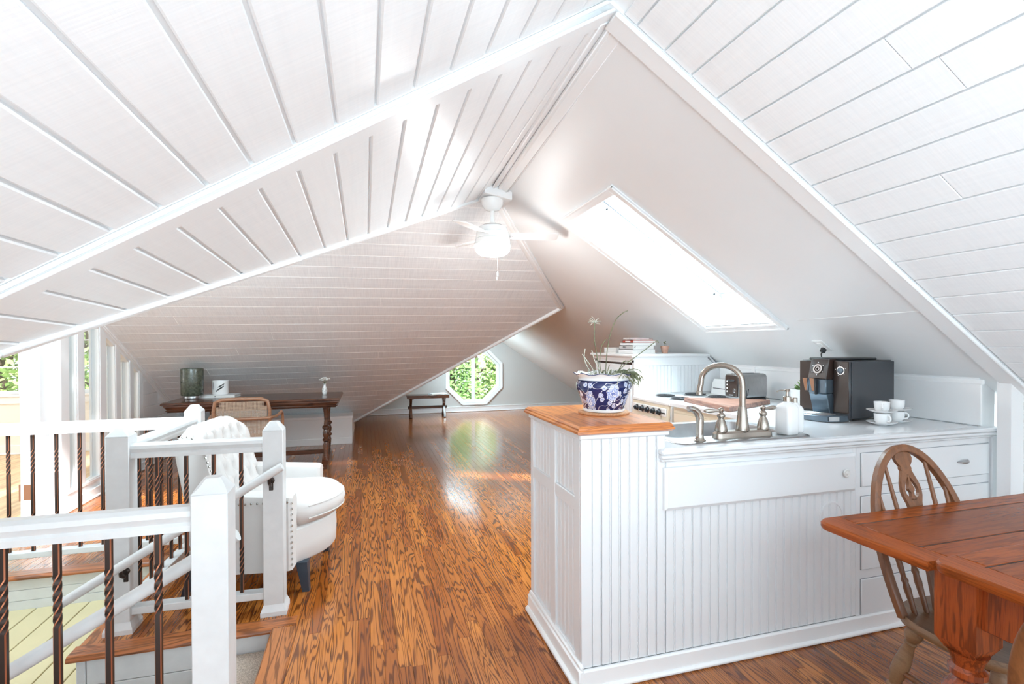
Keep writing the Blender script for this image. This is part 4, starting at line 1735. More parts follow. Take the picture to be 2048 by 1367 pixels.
g.box(-.185, -.181, -.11, .11, 0, .028)
part('cover', g, 'bookwhite', bk)
g = G()
g.box(-.180, .180, -.106, .106, .004, .024)
part('pages', g, 'paper', bk)
g = G()
g.lathe([(.006, 0), (.006, .004), (0, .005)], (-.02, -.111, .013), 10, (0, -1, 0))
part('clasp', g, 'ink', bk)
t = thing('candle_jar', 'white ceramic jar painted with black strokes, on the book', 'jar', (-1.60, 6.50, DZ + .028))
g = G()
g.lathe([(.076, 0), (.082, .006), (.083, .15), (.081, .158), (.076, .158), (.074, .02), (0, .02)], (0, 0, 0), 32)
part('body', g, 'ceramic', t)
g = G()


def stroke(a0, a1, z0, z1, w):
    n_ = 8
    R1, R2 = [], []
    for i in range(n_ + 1):
        u = i / n_
        a = a0 + (a1 - a0) * u
        z = z0 + (z1 - z0) * u
        ww = w * math.sqrt(max(.02, 1 - (2 * u - 1) ** 2))
        R1.append([V(.0836 * math.cos(a), .0836 * math.sin(a), z - ww), V(.0836 * math.cos(a), .0836 * math.sin(a), z + ww), V(.0825 * math.cos(a), .0825 * math.sin(a), z + ww), V(.0825 * math.cos(a), .0825 * math.sin(a), z - ww)])
    g.rings(R1)


A0 = R(-90 - 14)
stroke(A0 + .05, A0 + .95, .050, .100, .010)
stroke(A0 + .15, A0 + 1.0, .085, .125, .008)
stroke(A0 - .10, A0 + .12, .038, .052, .008)
for a_ in (A0 - .45, A0 - .78):
    stroke(a_ - .05, a_ + .05, .10, .102, .045)
part('brush_strokes', g, 'ink', t)
t = thing('bud_vase', 'small white vase of white blossoms at the right end of the desk', 'vase', (-.47, 6.42, DZ))
g = G()
g.lathe([(.020, 0), (.024, .004), (.032, .04), (.030, .065), (.015, .10), (.013, .115), (.019, .128), (.016, .128), (.010, .115), (0, .11)], (0, 0, 0), 20)
part('vase_body', g, 'ceramic', t)
g = G()
for i in range(7):
    a, z_ = R(200 + i * 25), .04 + .014 * (i % 3)
    g.ball((.030 * math.cos(a), .030 * math.sin(a), z_), .005, 6)
part('painted_sprig', g, 'ink', t)
random.seed(3)
g = G()
for i in range(9):
    a, r_ = random.random() * 6.28, random.uniform(.01, .055)
    g.tube([(0, 0, .11), (r_ * .4 * math.cos(a), r_ * .4 * math.sin(a), .15), (r_ * math.cos(a), r_ * math.sin(a), .175)], .0015, 5)
part('stems', g, 'stem', t)
for i in range(11):
    g = G()
    a, r_ = i * 2.4, .012 + .0048 * i
    c_ = V(r_ * math.cos(a), r_ * math.sin(a), .195 - .0025 * i + random.uniform(-.006, .006))
    for k_ in range(6):
        b_ = k_ * 1.047
        g.ball(c_ + V(.008 * math.cos(b_), .008 * math.sin(b_), .002), .0085, 6, (1, 1, .8))
    part('blossom', g, 'flower', t)

# ================================================================== CANE CHAIR AT THE DESK
cc = thing('cane_chair', 'bentwood armchair with a woven cane back, drawn up to the desk', 'chair', (-1.135, 5.55, 0), R(2))
# local: faces +y (towards the desk); back at -y


def bp(x, z): return V(x, -.21 - .10 * (z - .45), z)


g = G()
loop = [bp(-.225, .45), bp(-.235, .62), bp(-.238, .76), bp(-.222, .845), bp(-.17, .868), bp(0, .872), bp(.17, .868), bp(.222, .845), bp(.238, .76), bp(.235, .62), bp(.225, .45)]
g.tube(loop, .017, 10)
g.obox(bp(-.225, .47), bp(.225, .47), .03, .05, (0, 0, 1), .006)
part('back_frame', g, 'bent', cc)
g = G()
x_ = -.212
while x_ < .213:
    zt2 = .845 if abs(x_) < .17 else .80
    g.obox(bp(x_, .49), bp(x_, zt2), .0055, .002, (0, 1, 0))
    x_ += .0118
z_ = .50
while z_ < .85:
    w_ = .212 if z_ < .80 else .19
    g.obox(bp(-w_, z_) - V(0, .002, 0), bp(w_, z_) - V(0, .002, 0), .002, .0055, (0, 0, 1))
    z_ += .0118
part('cane_back', g, 'cane', cc, angle=None)
g = G()
armp = []
for u in range(0, 25):
    a = math.pi * u / 24
    armp.append(V(-.295 * math.cos(a), -.285 + (0 if u in (0,) else 0), .685))
left = [V(-.30, .19, .455), V(-.305, .20, .60), V(-.305, .17, .672), V(-.305, .08, .70), V(-.30, -.06, .692), V(-.285, -.18, .688), V(-.24, -.255, .685), V(-.12, -.278, .684)]
armpath = left + [V(0, -.282, .684)] + [V(-p.x, p.y, p.z) for p in reversed(left)]
g.tube(armpath, .0145, 10)
part('bent_arm', g, 'bent', cc)
g = G()
g.rings([[V(sx * .235, .22 if sy > 0 else -.215, z_) for sx, sy in ((-1, -1), (1, -1), (1, 1), (-1, 1))] for z_ in (.425, .462)])
part('seat_frame', g, 'bent', cc)
g = G()
g.box(-.2, .2, -.18, .185, .462, .467)
part('cane_seat', g, 'cane', cc)
for lx, ly, tx, ty in ((-.215, -.20, -.235, -.27), (.215, -.20, .235, -.27), (-.215, .195, -.225, .215), (.215, .195, .225, .215)):
    g = G()
    g.tube([V(lx, ly, .44), V((lx + tx) / 2, (ly + ty) / 2, .22), V(tx, ty, 0)], [.017, .016, .012], 10)
    part('leg', g, 'bent', cc)

# ================================================================== BENCH BY THE END WALL
bn = thing('wooden_bench', 'low dark wooden trestle bench beneath the octagonal window', 'bench', (1.13, 9.72, 0))
g = G()
g.box(-.395, .395, -.16, .16, .385, .425, .006)
g.box(-.395, .395, -.17, -.15, .37, .428, .005)
part('seat_plank', g, 'desk', bn)
for s_ in (-1, 1):
    g = G()
    for q in (-1, 1):
        g.obox(V(s_ * .315, q * .14, 0), V(s_ * .315, -q * .10, .385), .05, .045, (1, 0, 0), .004)
    part('crossed_leg', g, 'desk', bn)
    g = G()
    g.obox(V(s_ * .29, -.13, .372), V(s_ * .29, .13, .372), .05, .03, (0, 0, 1), .004)
    part('bearer', g, 'desk', bn)
g = G()
g.box(-.37, .37, -.02, .02, .165, .215, .004)
part('stretcher', g, 'desk', bn)
for i, (dx, dy, rz, lb, mt) in enumerate(((.17, 0, -4, 'lower magazine lying on the dark bench', 'magazine'), (.20, -.02, 9, 'upper magazine lying askew on the dark bench', 'bookwhite'))):
    t = thing('magazine', lb, 'magazine', (1.13 + dx, 9.72 + dy, .426 + .012 * i), R(rz), 'magazines on the bench')
    g = G()
    g.box(-.15, .15, -.11, .11, 0, .0015)
    g.box(-.15, .15, -.11, .11, .0105, .012)
    part('cover', g, mt, t)
    g = G()
    g.box(-.148, .148, -.108, .108, .0015, .0105)
    part('pages', g, 'paper', t)

# ================================================================== KITCHEN
YP, ZC = 1.85, 0.942                   # front plane of the peninsula, worktop height
BP = 0.0444                            # bead pitch


def beads(parent, axis, u0, u1, z0, z1, face, depth, mat='cabinet', pitch=BP):
    """row of narrow upright bead boards, each a part of its own"""
    n_ = max(1, round((u1 - u0) / pitch))
    p_ = (u1 - u0) / n_
    for i in range(n_):
        a, b = u0 + i * p_ + .0010, u0 + (i + 1) * p_ - .0010
        g = G()
        if axis == 'x':
            g.box(a, b - .006, face, face + depth, z0, z1, .0022)
            g.tube([V(b - .003, face + .002, z0), V(b - .003, face + .002, z1)], .0028, 6)
        else:
            g.box(face, face + depth, a, b - .006, z0, z1, .0022)
            g.tube([V(face + .002, b - .003, z0), V(face + .002, b - .003, z1)], .0028, 6)
        o = finish('bead_board', g, mat, 30)
        o.parent = parent
        if parent.type == 'EMPTY':
            o.matrix_parent_inverse = base_matrix(parent).inverted()


# bar end: tall narrow cabinet with panelled left side ---------------------------------
BX0, BX1, BY1, BZ = 0.822, 1.205, 2.485, 1.022
be = thing('bar_end_cabinet', 'tall white beadboard end cabinet under the orange wood top', 'cabinet', ((BX0 + BX1) / 2, (YP + BY1) / 2, 0))
g = G()
g.box(BX0 + .012, BX1, YP + .012, BY1, 0, BZ)
part('body', g, 'cabinet', be, True)
beads(be, 'x', BX0 + .046, BX1 - .002, .085, BZ, YP, .014)
g = G()
g.box(BX0 - .004, BX0 + .045, YP - .002, YP + .014, .085, BZ, .003)
part('corner_board', g, 'cabinet', be, True)
# left side: stiles, rails, four beaded panels
g = G()
for a, b in ((YP + .0145, YP + .062), (2.135, 2.195), (BY1 - .045, BY1)):
    g.box(BX0 - .004, BX0 + .012, a, b, .085, BZ, .003)
for a, b in ((.085, .115), (.700, .758), (BZ - .03, BZ)):
    g.box(BX0 - .003, BX0 + .012, YP + .0145, BY1, a, b, .003)
part('side_frame', g, 'cabinet', be, True)
for ya, yb in ((YP + .062, 2.135), (2.195, BY1 - .045)):
    for za, zb in ((.115, .700), (.758, BZ - .03)):
        beads(be, 'y', ya, yb, za, zb, BX0 + .006, .008)
# base skirting of bar end and front
bs = tag(bpy.data.objects.new('baseboard_kitchen', None), 'white skirting round the kitchen peninsula', kind='structure')
COL.objects.link(bs)
bs.location = (1.5, YP, 0)
g = G()
g.box(BX0 - .018, 3.16, YP - .016, YP + .004, 0, .085, .006)
g.box(BX0 - .026, 3.16, YP - .028, YP, 0, .022, .008)
part('front_skirting', g, 'trim', bs, True)
g = G()
g.box(BX0 - .0205, BX0 + .003, YP - .0195, BY1 + .008, 0, .090, .006)
g.box(BX0 - .014, BX0 + .003, YP - .0175, BY1 + .004, .085, .108, .006)
g.box(BX0 - .034, BX0, YP - .02, BY1 + .012, 0, .030, .010)
part('side_skirting', g, 'trim', bs, True)
# orange top
bt = thing('wooden_counter', 'orange varnished fir counter slab on the tall end cabinet', 'worktop', ((BX0 + BX1) / 2, 2.16, BZ))
g = G()
cx0, cx1, cy0, cy1 = BX0 - .030, BX1 + .022, YP - .032, BY1 + .030
ring = lambda i, z: [V(cx0 + i, cy0 + i, z), V(cx1 - i, cy0 + i, z), V(cx1 - i, cy1 - i, z), V(cx0 + i, cy1 - i, z)]
g.rings([ring(.010, BZ), ring(0, BZ + .006), ring(0, BZ + .014), ring(.006, BZ + .020), ring(.006, BZ + .025), ring(.016, BZ + .034)])
for f_ in g.bm.faces:
    f_.material_index = 0
tp = part('board', g, ['fir', 'firX'], bt, True, 20)
for p_ in tp.data.polygons:
    if p_.normal.y < -.25:
        p_.material_index = 1
g = G()
g.box(BX0 - .012, BX1 + .010, YP - .012, BY1 + .01, BZ - .022, BZ, .005)
part('moulding', g, 'cabinet', bt, True)

# sink cabinet ---------------------------------------------------------------------------
SXa, SXb = 1.205, 2.235
sc_ = thing('sink_cabinet', 'white beadboard sink cabinet with a long false drawer front', 'cabinet', ((SXa + SXb) / 2, 2.15, 0))
g = G()
g.box(SXa, SXb, YP + .012, 2.44, 0, .70)
g.box(SXa, SXb, YP + .012, YP + .030, .70, .900)
g.box(SXa, SXb, 2.42, 2.44, .70, .900)
part('body', g, 'cabinet', sc_, True)
beads(sc_, 'x', SXa, SXb - .025, .085, .69, YP, .014)
g = G()
g.box(SXa, SXb, YP, YP + .014, .69, .905, .003)
g.box(SXb - .026, SXb, YP - .001, YP + .014, .085, .905, .003)
part('face_frame', g, 'cabinet', sc_, True)
g = G()
fx0, fx1, fz0, fz1 = 1.188, 2.213, .688, .864
rr = lambda i, y_: [V(fx0 + i, y_, fz0 + i), V(fx1 - i, y_, fz0 + i), V(fx1 - i, y_, fz1 - i), V(fx0 + i, y_, fz1 - i)]
g.rings([rr(0, YP), rr(0, YP - .014), rr(.012, YP - .022)])
dr = part('false_drawer_front', g, 'cabinet', sc_, True, 15)
g = G()
g.lathe([(.012, 0), (.012, .003), (.0185, .006), (.0195, .009), (.016, .012), (.011, .0105), (.007, .011), (.004, .013), (0, .013)], (2.143, YP - .022, .777), 22, (0, -1, 0))
sub('knob', g, plain('clear_glass_knob', (0.72, 0.72, 0.70), 0.1, coat=.5), dr, label='pale round glass knob')
g = G()
R_ = []
for k_ in range(33):
    a = 2 * math.pi * k_ / 32
    c_, s_ = math.cos(a), math.sin(a)
    R_.append([V(2.085 + (.066 + dr_) * c_, YP + dy_, .573 + (.066 + dr_) * s_) for dr_, dy_ in ((-.005, .002), (-.003, -.003), (.003, -.003), (.005, .002))])
g.rings(R_, True, False)
part('round_patch', g, 'cabinet', sc_, True)

# drawer cabinet ---------------------------------------------------------------------------
dc = thing('drawer_cabinet', 'white painted drawer cabinet behind the dining chair', 'cabinet', (2.7, 2.15, 0))
g = G()
g.box(SXb, XW - .003, YP + .012, 2.44, 0, .90)
g.box(SXb, 3.145, YP, YP + .013, 0, .905)
part('body', g, 'cabinet', dc, True)
for za, zb in ((.697, .857), (.300, .651), (.084, .255)):
    g = G()
    g.box(2.263, 3.130, YP - .007, YP + .004, za, zb, .003)
    dw = part('drawer', g, 'cabinet', dc, True)
    g = G()
    g.box(2.2612, 3.1318, YP - .002, YP + .003, za - .0018, zb + .0018)  # grey sheet standing in for the shade in the gap round the drawer
    sub('drawer_gap_shade', g, plain('gap_grey', (.22, .23, .25), .7), dw)
    g = G()
    zc_ = (za + zb) / 2
    if za > .6:
        pts = [V(2.895 + .078 * u, YP - .008 - .020 * math.sin(math.pi * u), zc_ - .004 + .006 * u) for u in [i / 10 for i in range(11)]]
        g.tube(pts, [.003, .004, .006, .008, .009, .009, .008, .007, .005, .004, .003], 8)
        sub('pull', g, 'steel', dw, label='slim steel drawer pull')
g = G()
g.box(3.143, 3.20, YP - .012, YP + .02, 0, .905, .004)
part('pilaster', g, 'cabinet', dc, True)

# worktop -----------------------------------------------------------------------------------
wt = thing('kitchen_worktop', 'glossy white L-shaped kitchen worktop with a stepped edge', 'worktop', (2.2, 2.1, ZC))
HX0, HX1, HY0, HY1 = 1.325, 2.005, 1.915, 2.405            # sink cut-out
RXF = 2.222                                                # front of the right run
g = G()
z0 = ZC - .030
for x0, x1, y0, y1 in ((1.207, XW, YP + .0122, HY0), (1.207, HX0, HY0, HY1), (HX1, XW, HY0, HY1), (1.207, XW, HY1, 2.455), (RXF, XW, 2.455, 3.345)):
    g.box(x0, x1, y0, y1, z0, ZC)
part('slab', g, 'worktop', wt, True, None)
g = G()
ex0, ex1 = 1.165, 3.205
g.box(ex0, ex1, YP - .036, YP + .012, ZC - .020, ZC, .005)
g.box(ex0 + .004, ex1, YP - .028, YP + .012, ZC - .040, ZC - .020, .006)
g.box(ex0 + .010, ex1, YP - .016, YP + .012, ZC - .052, ZC - .040, .004)
part('stepped_edge', g, 'cabinet', wt, True)
g = G()
g.box(RXF - .014, RXF - .0002, 2.456, 3.345, ZC - .034, ZC, .005)
part('run_edge', g, 'worktop', wt, True)

# right-hand run ------------------------------------------------------------------------------
rc = thing('base_cabinet', 'base cabinet between the stove and the sink corner, coloured as warmly lit', 'cabinet', (2.6, 2.9, 0))
g = G()
g.box(RXF + .02, XW - .003, 2.44, 3.34, .0, ZC - .036)
part('body', g, 'warm_lit_cab', rc, True)
for ya, yb in ((2.47, 2.89), (2.91, 3.32)):
    g = G()
    g.box(RXF + .004, RXF + .02, ya, yb, .10, .865, .004)
    d_ = part('door', g, 'warm_lit_cab', rc, True)
    g = G()
    g.box(RXF - .001, RXF + .004, ya + .05, yb - .05, .16, .80, .003)
    sub('door_panel', g, 'warm_lit_cab', d_)

# stove -----------------------------------------------------------------------------------------
sv = thing('stove', 'white and beige electric stove with four coil burners and black knobs', 'stove', (2.6, 3.6, 0))
VY0, VY1 = 3.352, 3.885
g = G()
g.box(2.225, 3.02, VY0, VY1, 0, .905, .006)
part('body', g, 'enamel', sv, True)
g = G()
g.box(2.200, 3.05, VY0 - .001, VY1 + .002, .905, .936, .008)
part('cooktop', g, 'enamel', sv, True)
g = G()                                                    # sloping knob panel
g.slab([V(2.197, VY0 + .004, .790), V(2.197, VY1 - .004, .790), V(2.207, VY1 - .004, .905), V(2.207, VY0 + .004, .905)], V(.02, 0, 0))
pn = part('control_panel', g, 'beige_enamel', sv, True)
g = G()
g.box(2.194, 2.2, VY0 + .02, VY1 - .02, .822, .884, .002)
sub('panel_plate', g, 'enamel', pn)
g = G()
g.box(2.190, 2.196, VY0 + .03, VY1 - .03, .842, .852, .001)
sub('dark_strip', g, 'ink', pn)
for i in range(5):
    g = G()
    yk = VY0 + .10 + i * .083
    g.lathe([(.026, 0), (.026, .004), (.019, .006), (.019, .020), (.016, .023), (0, .023)], (2.190, yk, .852), 16, (-1, 0, 0))
    g.box(2.158, 2.172, yk - .004, yk + .004, .836, .868, .002)
    o = part('knob', g, 'black', sv, True)
    g = G()
    g.lathe([(.0275, 0), (.0275, .003), (.0235, .004), (.0235, .002)], (2.1895, yk, .852), 16, (-1, 0, 0))
    sub('chrome_ring', g, 'chrome', o)
g = G()
g.box(2.196, 2.225, VY0 + .006, VY1 - .006, .18, .775, .006)
dv = part('oven_door', g, 'beige_enamel', sv, True)
g = G()
g.tube([V(2.165, VY0 + .05, .745), V(2.165, VY1 - .05, .745)], .010, 10)
for yk in (VY0 + .07, VY1 - .07):
    g.obox(V(2.165, yk, .745), V(2.2, yk, .745), .014, .016, (0, 0, 1), .003)
sub('handle', g, 'chrome', dv)
for bx, by, r_ in ((2.43, 3.745, .075), (2.415, 3.50, .075), (2.735, 3.76, .085), (2.77, 3.50, .085)):
    g = G()
    g.lathe([(r_ + .016, .937), (r_ + .016, .940), (r_ + .008, .943), (r_ + .004, .939), (0, .938)], (bx, by, 0), 28)
    o = part('drip_pan', g, 'steel', sv, True)
    g = G()
    sp_ = []
    for i in range(110):
        a = i * .285
        rr_ = .014 + (r_ - .014) * i / 109
        sp_.append(V(bx + rr_ * math.cos(a), by + rr_ * math.sin(a), .948))
    g.tube(sp_, .0052, 6)
    o2 = sub('coil', g, 'coil', o)
g = G()                                                    # back guard
prof = [(2.985, .936), (3.055, .936), (3.055, 1.065), (3.02, 1.065), (3.00, 1.03)]
g.slab([V(x_, VY0 + .01, z_) for x_, z_ in prof], V(0, VY1 - VY0 - .02, 0), .003)
bgp = part('back_guard', g, 'enamel', sv, True, 25)
g = G()
g.obox(V(2.993, VY0 + .03, .985), V(2.993, VY1 - .03, .985), .004, .006, (0, 0, 1))
sub('vent_slot', g, 'ink', bgp)
g = textmesh('Hotpoint', .016, 'ink', lambda u, v_, w: (2.9895 - .0 + w - v_ * 0.15 + .0, 3.60 - u, 1.012 + v_))
sub('badge', g, 'ink', bgp)

# pantry ------------------------------------------------------------------------------------------
pc = thing('pantry_cabinet', 'white panelled cupboard behind the stove with a clipped corner', 'cabinet', (2.65, 4.3, 0))
PY0, PY1, PXF = 3.905, 4.66, 2.235
ztop = 1.268
side = [(PXF, 0), (XW - .004, 0), (XW - .004, 1.135), (2.955, ztop), (PXF, ztop)]
g = G()
g.slab([V(x_, PY0, z_) for x_, z_ in side], V(0, PY1 - PY0, 0))
part('body', g, 'cabinet', pc, True, 25)
g = G()                                                     # near side frame + beaded panel
for a, b in ((PXF, PXF + .075), (PXF + .36, PXF + .42)):
    g.box(a, b, PY0 - .010, PY0, .95, 1.19, .003)
g.slab([V(PXF, PY0 - .010, 1.19), V(3.0, PY0 - .010, 1.19), V(2.955, PY0 - .010, ztop - .004), V(PXF, PY0 - .010, ztop - .004)], V(0, .010, 0), .002)
g.slab([V(2.88, PY0 - .009, .95), V(XW - .006, PY0 - .009, .95), V(XW - .006, PY0 - .009, 1.13), V(2.99, PY0 - .009, 1.235), V(2.88, PY0 - .009, 1.19)], V(0, .009, 0), .002)
part('side_frame', g, 'cabinet', pc, True, 25)
beads(pc, 'x', PXF + .075, PXF + .36, .95, 1.19, PY0 - .004, .004, pitch=.036)
beads(pc, 'x', PXF + .42, 2.88, .95, 1.19, PY0 - .004, .004, pitch=.036)
g = G()                                                     # front frame, door with beaded panels
g.box(PXF - .008, PXF, PY0 - .01, PY0 + .035, 0, ztop, .003)
g.box(PXF - .008, PXF, PY1 - .05, PY1, 0, ztop, .003)
g.box(PXF - .008, PXF, PY0, PY1, 1.215, ztop, .003)
part('front_frame', g, 'cabinet', pc, True)
g = G()
g.box(PXF - .004, PXF - .001, PY0 + .03, PY1 - .05, 1.198, 1.216)
part('door_gap', g, 'seam', pc, True)
g = G()
g.box(PXF - .016, PXF - .001, PY0 + .040, PY1 - .055, .12, 1.198, .004)
pd = part('door', g, 'cabinet', pc, True)
for ya, yb in ((PY0 + .085, PY0 + .33), (PY0 + .39, PY1 - .10)):
    n_ = 6
    for i in range(n_):
        a = ya + (yb - ya) * i / n_
        b = ya + (yb - ya) * (i + 1) / n_
        g = G()
        g.box(PXF - .020, PXF - .014, a + .002, b - .002, .60, 1.155, .002)
        sub('bead_board', g, 'cabinet', pd)
g = G()
zz = ztop


def capring(i, z): return [V(PXF - .05 + i, PY0 - .035 + i, z), V(2.975 - i * .2, PY0 - .035 + i, z), V(2.975 - i * .2, PY1 + .04 - i, z), V(PXF - .05 + i, PY1 + .04 - i, z)]


g.rings([capring(.035, zz - .03), capring(.028, zz - .012), capring(.012, zz), capring(0, zz + .006), capring(0, zz + .020), capring(.006, zz + .026)])
part('cornice', g, 'cabinet', pc, True, 20)
ZT = ztop + .026
g = G()
g.slab([V(2.955, PY0 - .012, ztop + .018), V(2.98, PY0 - .012, ztop + .01), V(XW - .004, PY0 - .012, 1.155), V(XW - .004, PY0 - .012, 1.12)], V(0, PY1 - PY0, 0))
part('clipped_edge', g, 'cabinet', pc, True)

# books on the pantry
bx, by = 2.262, 3.985
stack = [(.225, .27, .038, 'bookwhite', 0, 'thick white book at the bottom of the pantry stack'), (.215, .25, .034, 'bookgrey', 0, 'grey book lettered PERU in the pantry stack'), (.235, .225, .024, 'bookwhite', 1, 'white book above the grey lettered book in the pantry stack'), (.232, .19, .020, 'bookred', 1, 'red-spined book in the pantry stack')]
zb_ = ZT
for i, (lx, ly, h_, mt, kk, lb) in enumerate(stack):
    t = thing('book', lb, 'book', (bx, by, zb_), 0, 'books on the pantry')
    o_ = (0.004, 0, -0.002, 0.003)[i]
    g = G()
    g.box(o_, o_ + lx, 0, ly, 0, .0025)
    g.box(o_, o_ + lx, 0, ly, h_ - .0025, h_)
    g.box(o_, o_ + .003, 0, ly, 0, h_)
    part('cover', g, mt, t)
    g = G()
    g.box(o_ + .003, o_ + lx - .004, .003, ly - .004, .0025, h_ - .0025)
    part('pages', g, 'paper', t)
    if i == 1:
        g = textmesh('PERU', .026, 'ink', lambda u, v_, w: (o_ - .0006 - w, .150 - u, .017 + v_))
        part('lettering', g, 'ink', t, label='black letters PERU')
        g = textmesh('C', .022, 'ink', lambda u, v_, w: (o_ + .022 + u, -.0006 - w, .017 + v_))
        part('spine_mark', g, 'ink', t)
    if i == 3:
        g = G()
        g.box(o_ - .0008, o_, .05, .14, .005, .015)
        part('spine_label', g, 'paper', t)
    zb_ += h_ + .0006
for i, (dx, dy, rz, lb) in enumerate(((.04, .01, 12, 'lower loose booklet topping the pantry stack'), (.02, .03, -9, 'upper loose booklet topping the pantry stack'))):
    t = thing('booklet', lb, 'booklet', (bx + dx + .08, by + dy + .09, zb_), R(rz), 'loose booklets on the pantry')
    g = G()
    g.box(-.095, .095, -.075, .075, 0, .002)
    g.box(-.095, .095, -.075, .075, .010, .012)
    part('cover', g, ['bookred', 'bookgrey'][i], t)
    g = G()
    g.box(-.093, .093, -.073, .073, .002, .010)
    part('pages', g, 'paper', t)
    zb_ += .0125
zb_ = ZT
for i in range(4):
    t = thing('thin_book', ['lowest', 'second lowest', 'third', 'topmost'][i] + ' of the thin white books left of the pantry stack', 'book', (2.255, 4.29, zb_), 0, 'thin books on the pantry')
    g = G()
    h_ = (.016, .012, .012, .010)[i]
    g.box(0, .20, 0, .24 + .01 * (i % 2), 0, .002)
    g.box(0, .20, 0, .24 + .01 * (i % 2), h_ - .002, h_)
    part('cover', g, ['bookgrey', 'bookwhite', 'bookwhite', 'bookwhite'][i], t)
    g = G()
    g.box(.002, .198, .002, .236, .002, h_ - .002)
    part('pages', g, 'paper', t)
    zb_ += h_ + .0008
t = thing('terracotta_pot', 'small terracotta pot with a seedling on the pantry', 'plant pot', (2.605, 4.02, ZT))
g = G()
g.lathe([(.024, 0), (.026, .002), (.034, .045), (.038, .045), (.039, .068), (.035, .069), (.034, .06), (0, .058)], (0, 0, 0), 24)
part('pot', g, 'terra', t)
g = G()
g.tube([(0, 0, .056), (.002, 0, .085), (-.002, 0, .10)], .0025, 6)
for a in range(5):
    b_ = a * 1.26
    g.ball((.008 * math.cos(b_), .008 * math.sin(b_), .088 + .005 * a), .006, 6, (1.2, .8, .6))
part('seedling', g, 'stem', t)

# cutting board, toaster, planter, machine, cups ----------------------------------------------------
cb = thing('cutting_board', 'thick walnut cutting board lying beside the stove', 'cutting board', (2.52, 3.06, ZC))
g = G()
g.slab([V(-.29, -.34, .034), V(.285, -.07, .034), V(.10, .095, .034), V(-.21, .245, .034)], V(0, 0, -.033), .004)
part('board', g, 'walnut', cb, angle=20)
tt = thing('toaster', 'brushed steel long toaster with a brown control panel', 'toaster', (2.815, 3.245, ZC), R(-86))
g = G()
R_ = []
for y_, s_ in ((-.19, .94), (-.182, 1.0), (.182, 1.0), (.19, .94)):
    ring_ = []
    for k_ in range(24):
        a = 2 * math.pi * k_ / 24
        cx_, cz_ = math.cos(a), math.sin(a)
        ex = .098 * (abs(cx_) ** .35) * (1 if cx_ >= 0 else -1)
        ez = .098 * (abs(cz_) ** .35) * (1 if cz_ >= 0 else -1)
        ring_.append(V(ex * s_, y_, .118 + ez * s_))
    R_.append(ring_)
g.rings(R_)
part('shell', g, 'steel', tt, angle=30)
g = G()
g.box(-.094, .094, -.186, .186, .003, .026, .008)
part('base', g, 'black', tt)
g = G()
for x_ in (-.035, .035):
    g.box(x_ - .014, x_ + .014, -.15, .15, .209, .2175, .003)
part('slots', g, 'black', tt)
g = G()
g.box(-.078, .070, -.199, -.188, .035, .205, .006)
cp_ = part('control_panel', g, 'espresso', tt)
g = G()
g.lathe([(.017, 0), (.017, .010), (.014, .013), (0, .013)], (.040, -.199, .085), 16, (0, -1, 0))
sub('dial', g, 'chrome', cp_)
g = G()
g.box(-.045, .045, -.212, -.198, .158, .170, .003)
sub('lever', g, 'black', cp_)
g = G()
for i in range(4):
    g.lathe([(.006, 0), (.006, .003), (0, .004)], (-.055, -.199, .075 + i * .026), 10, (0, -1, 0))
sub('buttons', g, 'ceramic', cp_)
g = G()
g.box(-.03, .02, -.2005, -.199, .044, .054)
sub('name_plate', g, 'steel', cp_)
g = G()
pts = [V(.10, -.10, .02), V(.13, -.14, .09), V(.155, -.17, .075), V(.165, -.19, .02), V(.14, -.19, .006), V(.12, -.16, .03), V(.135, -.13, .06), V(.12, -.10, .10)]
g.tube(pts, .004, 6)
part('cord', g, 'black', tt, label='black looped cord')
tt.scale = (.82, .70, .97)

cpn = thing('concrete_planter', 'round pale concrete planter with a succulent by the coffee machine', 'plant pot', (2.93, 2.80, ZC))
g = G()
g.lathe([(.088, 0), (.093, .004), (.096, .118), (.090, .122), (.084, .118), (.082, .10), (0, .10)], (0, 0, 0), 36)
part('pot', g, 'concrete', cpn)
g = G()
g.lathe([(.083, .098), (.083, .104), (0, .112)], (0, 0, 0), 24)
part('soil', g, 'soil', cpn)
random.seed(11)
for i in range(34):
    g = G()
    a = i * 2.4
    r_ = .008 + .0021 * i
    tilt = .25 + .028 * i
    c_ = V(r_ * .5 * math.cos(a), r_ * .5 * math.sin(a), .108 + .035 * (1 - i / 34))
    L_ = .052 + random.uniform(-.006, .010)
    d_ = V(math.sin(tilt) * math.cos(a), math.sin(tilt) * math.sin(a), math.cos(tilt))
    g.tube([c_, c_ + d_ * L_ * .5, c_ + d_ * L_], [.005, .0075, .001], 6)
    part('leaf', g, 'leaf', cpn)

cm = thing('coffee_machine', 'black coffee machine with twin chrome spouts and a drip tray', 'coffee machine', (2.735, 2.345, ZC), R(7))
# local: front faces -x
g = G()
g.box(-.175, .215, -.150, .150, .012, .340, .010)
part('housing', g, 'charcoal', cm)
for s_ in (-1, 1):
    g = G()
    g.box(-.165, .212, s_ * .150, s_ * .156, .02, .334, .004)
    part('side_panel', g, 'charcoal', cm)
g = G()
g.box(-.14, .15, -.10, .12, .340, .354, .006)
part('top_lid', g, 'black', cm)
g = G()
g.box(-.182, -.174, -.148, -.062, .045, .336, .003)
part('front_panel', g, 'espresso', cm, label='glossy brown panel with the steam dial')
g = G()
g.box(-.182, -.174, .052, .148, .045, .336, .003)
part('front_panel', g, 'espresso', cm, label='glossy brown panel beside the tower')
g = G()
g.slab([V(-.245, -.060, .235), V(-.245, .050, .235), V(-.215, .050, .348), V(-.215, -.060, .348)], V(.06, 0, 0), .004)
tw = part('brew_head', g, 'espresso', cm)
g = G()


def fr_(x_, u, w): return V(-.232 + (w - .295) * .256 - x_, u, w)


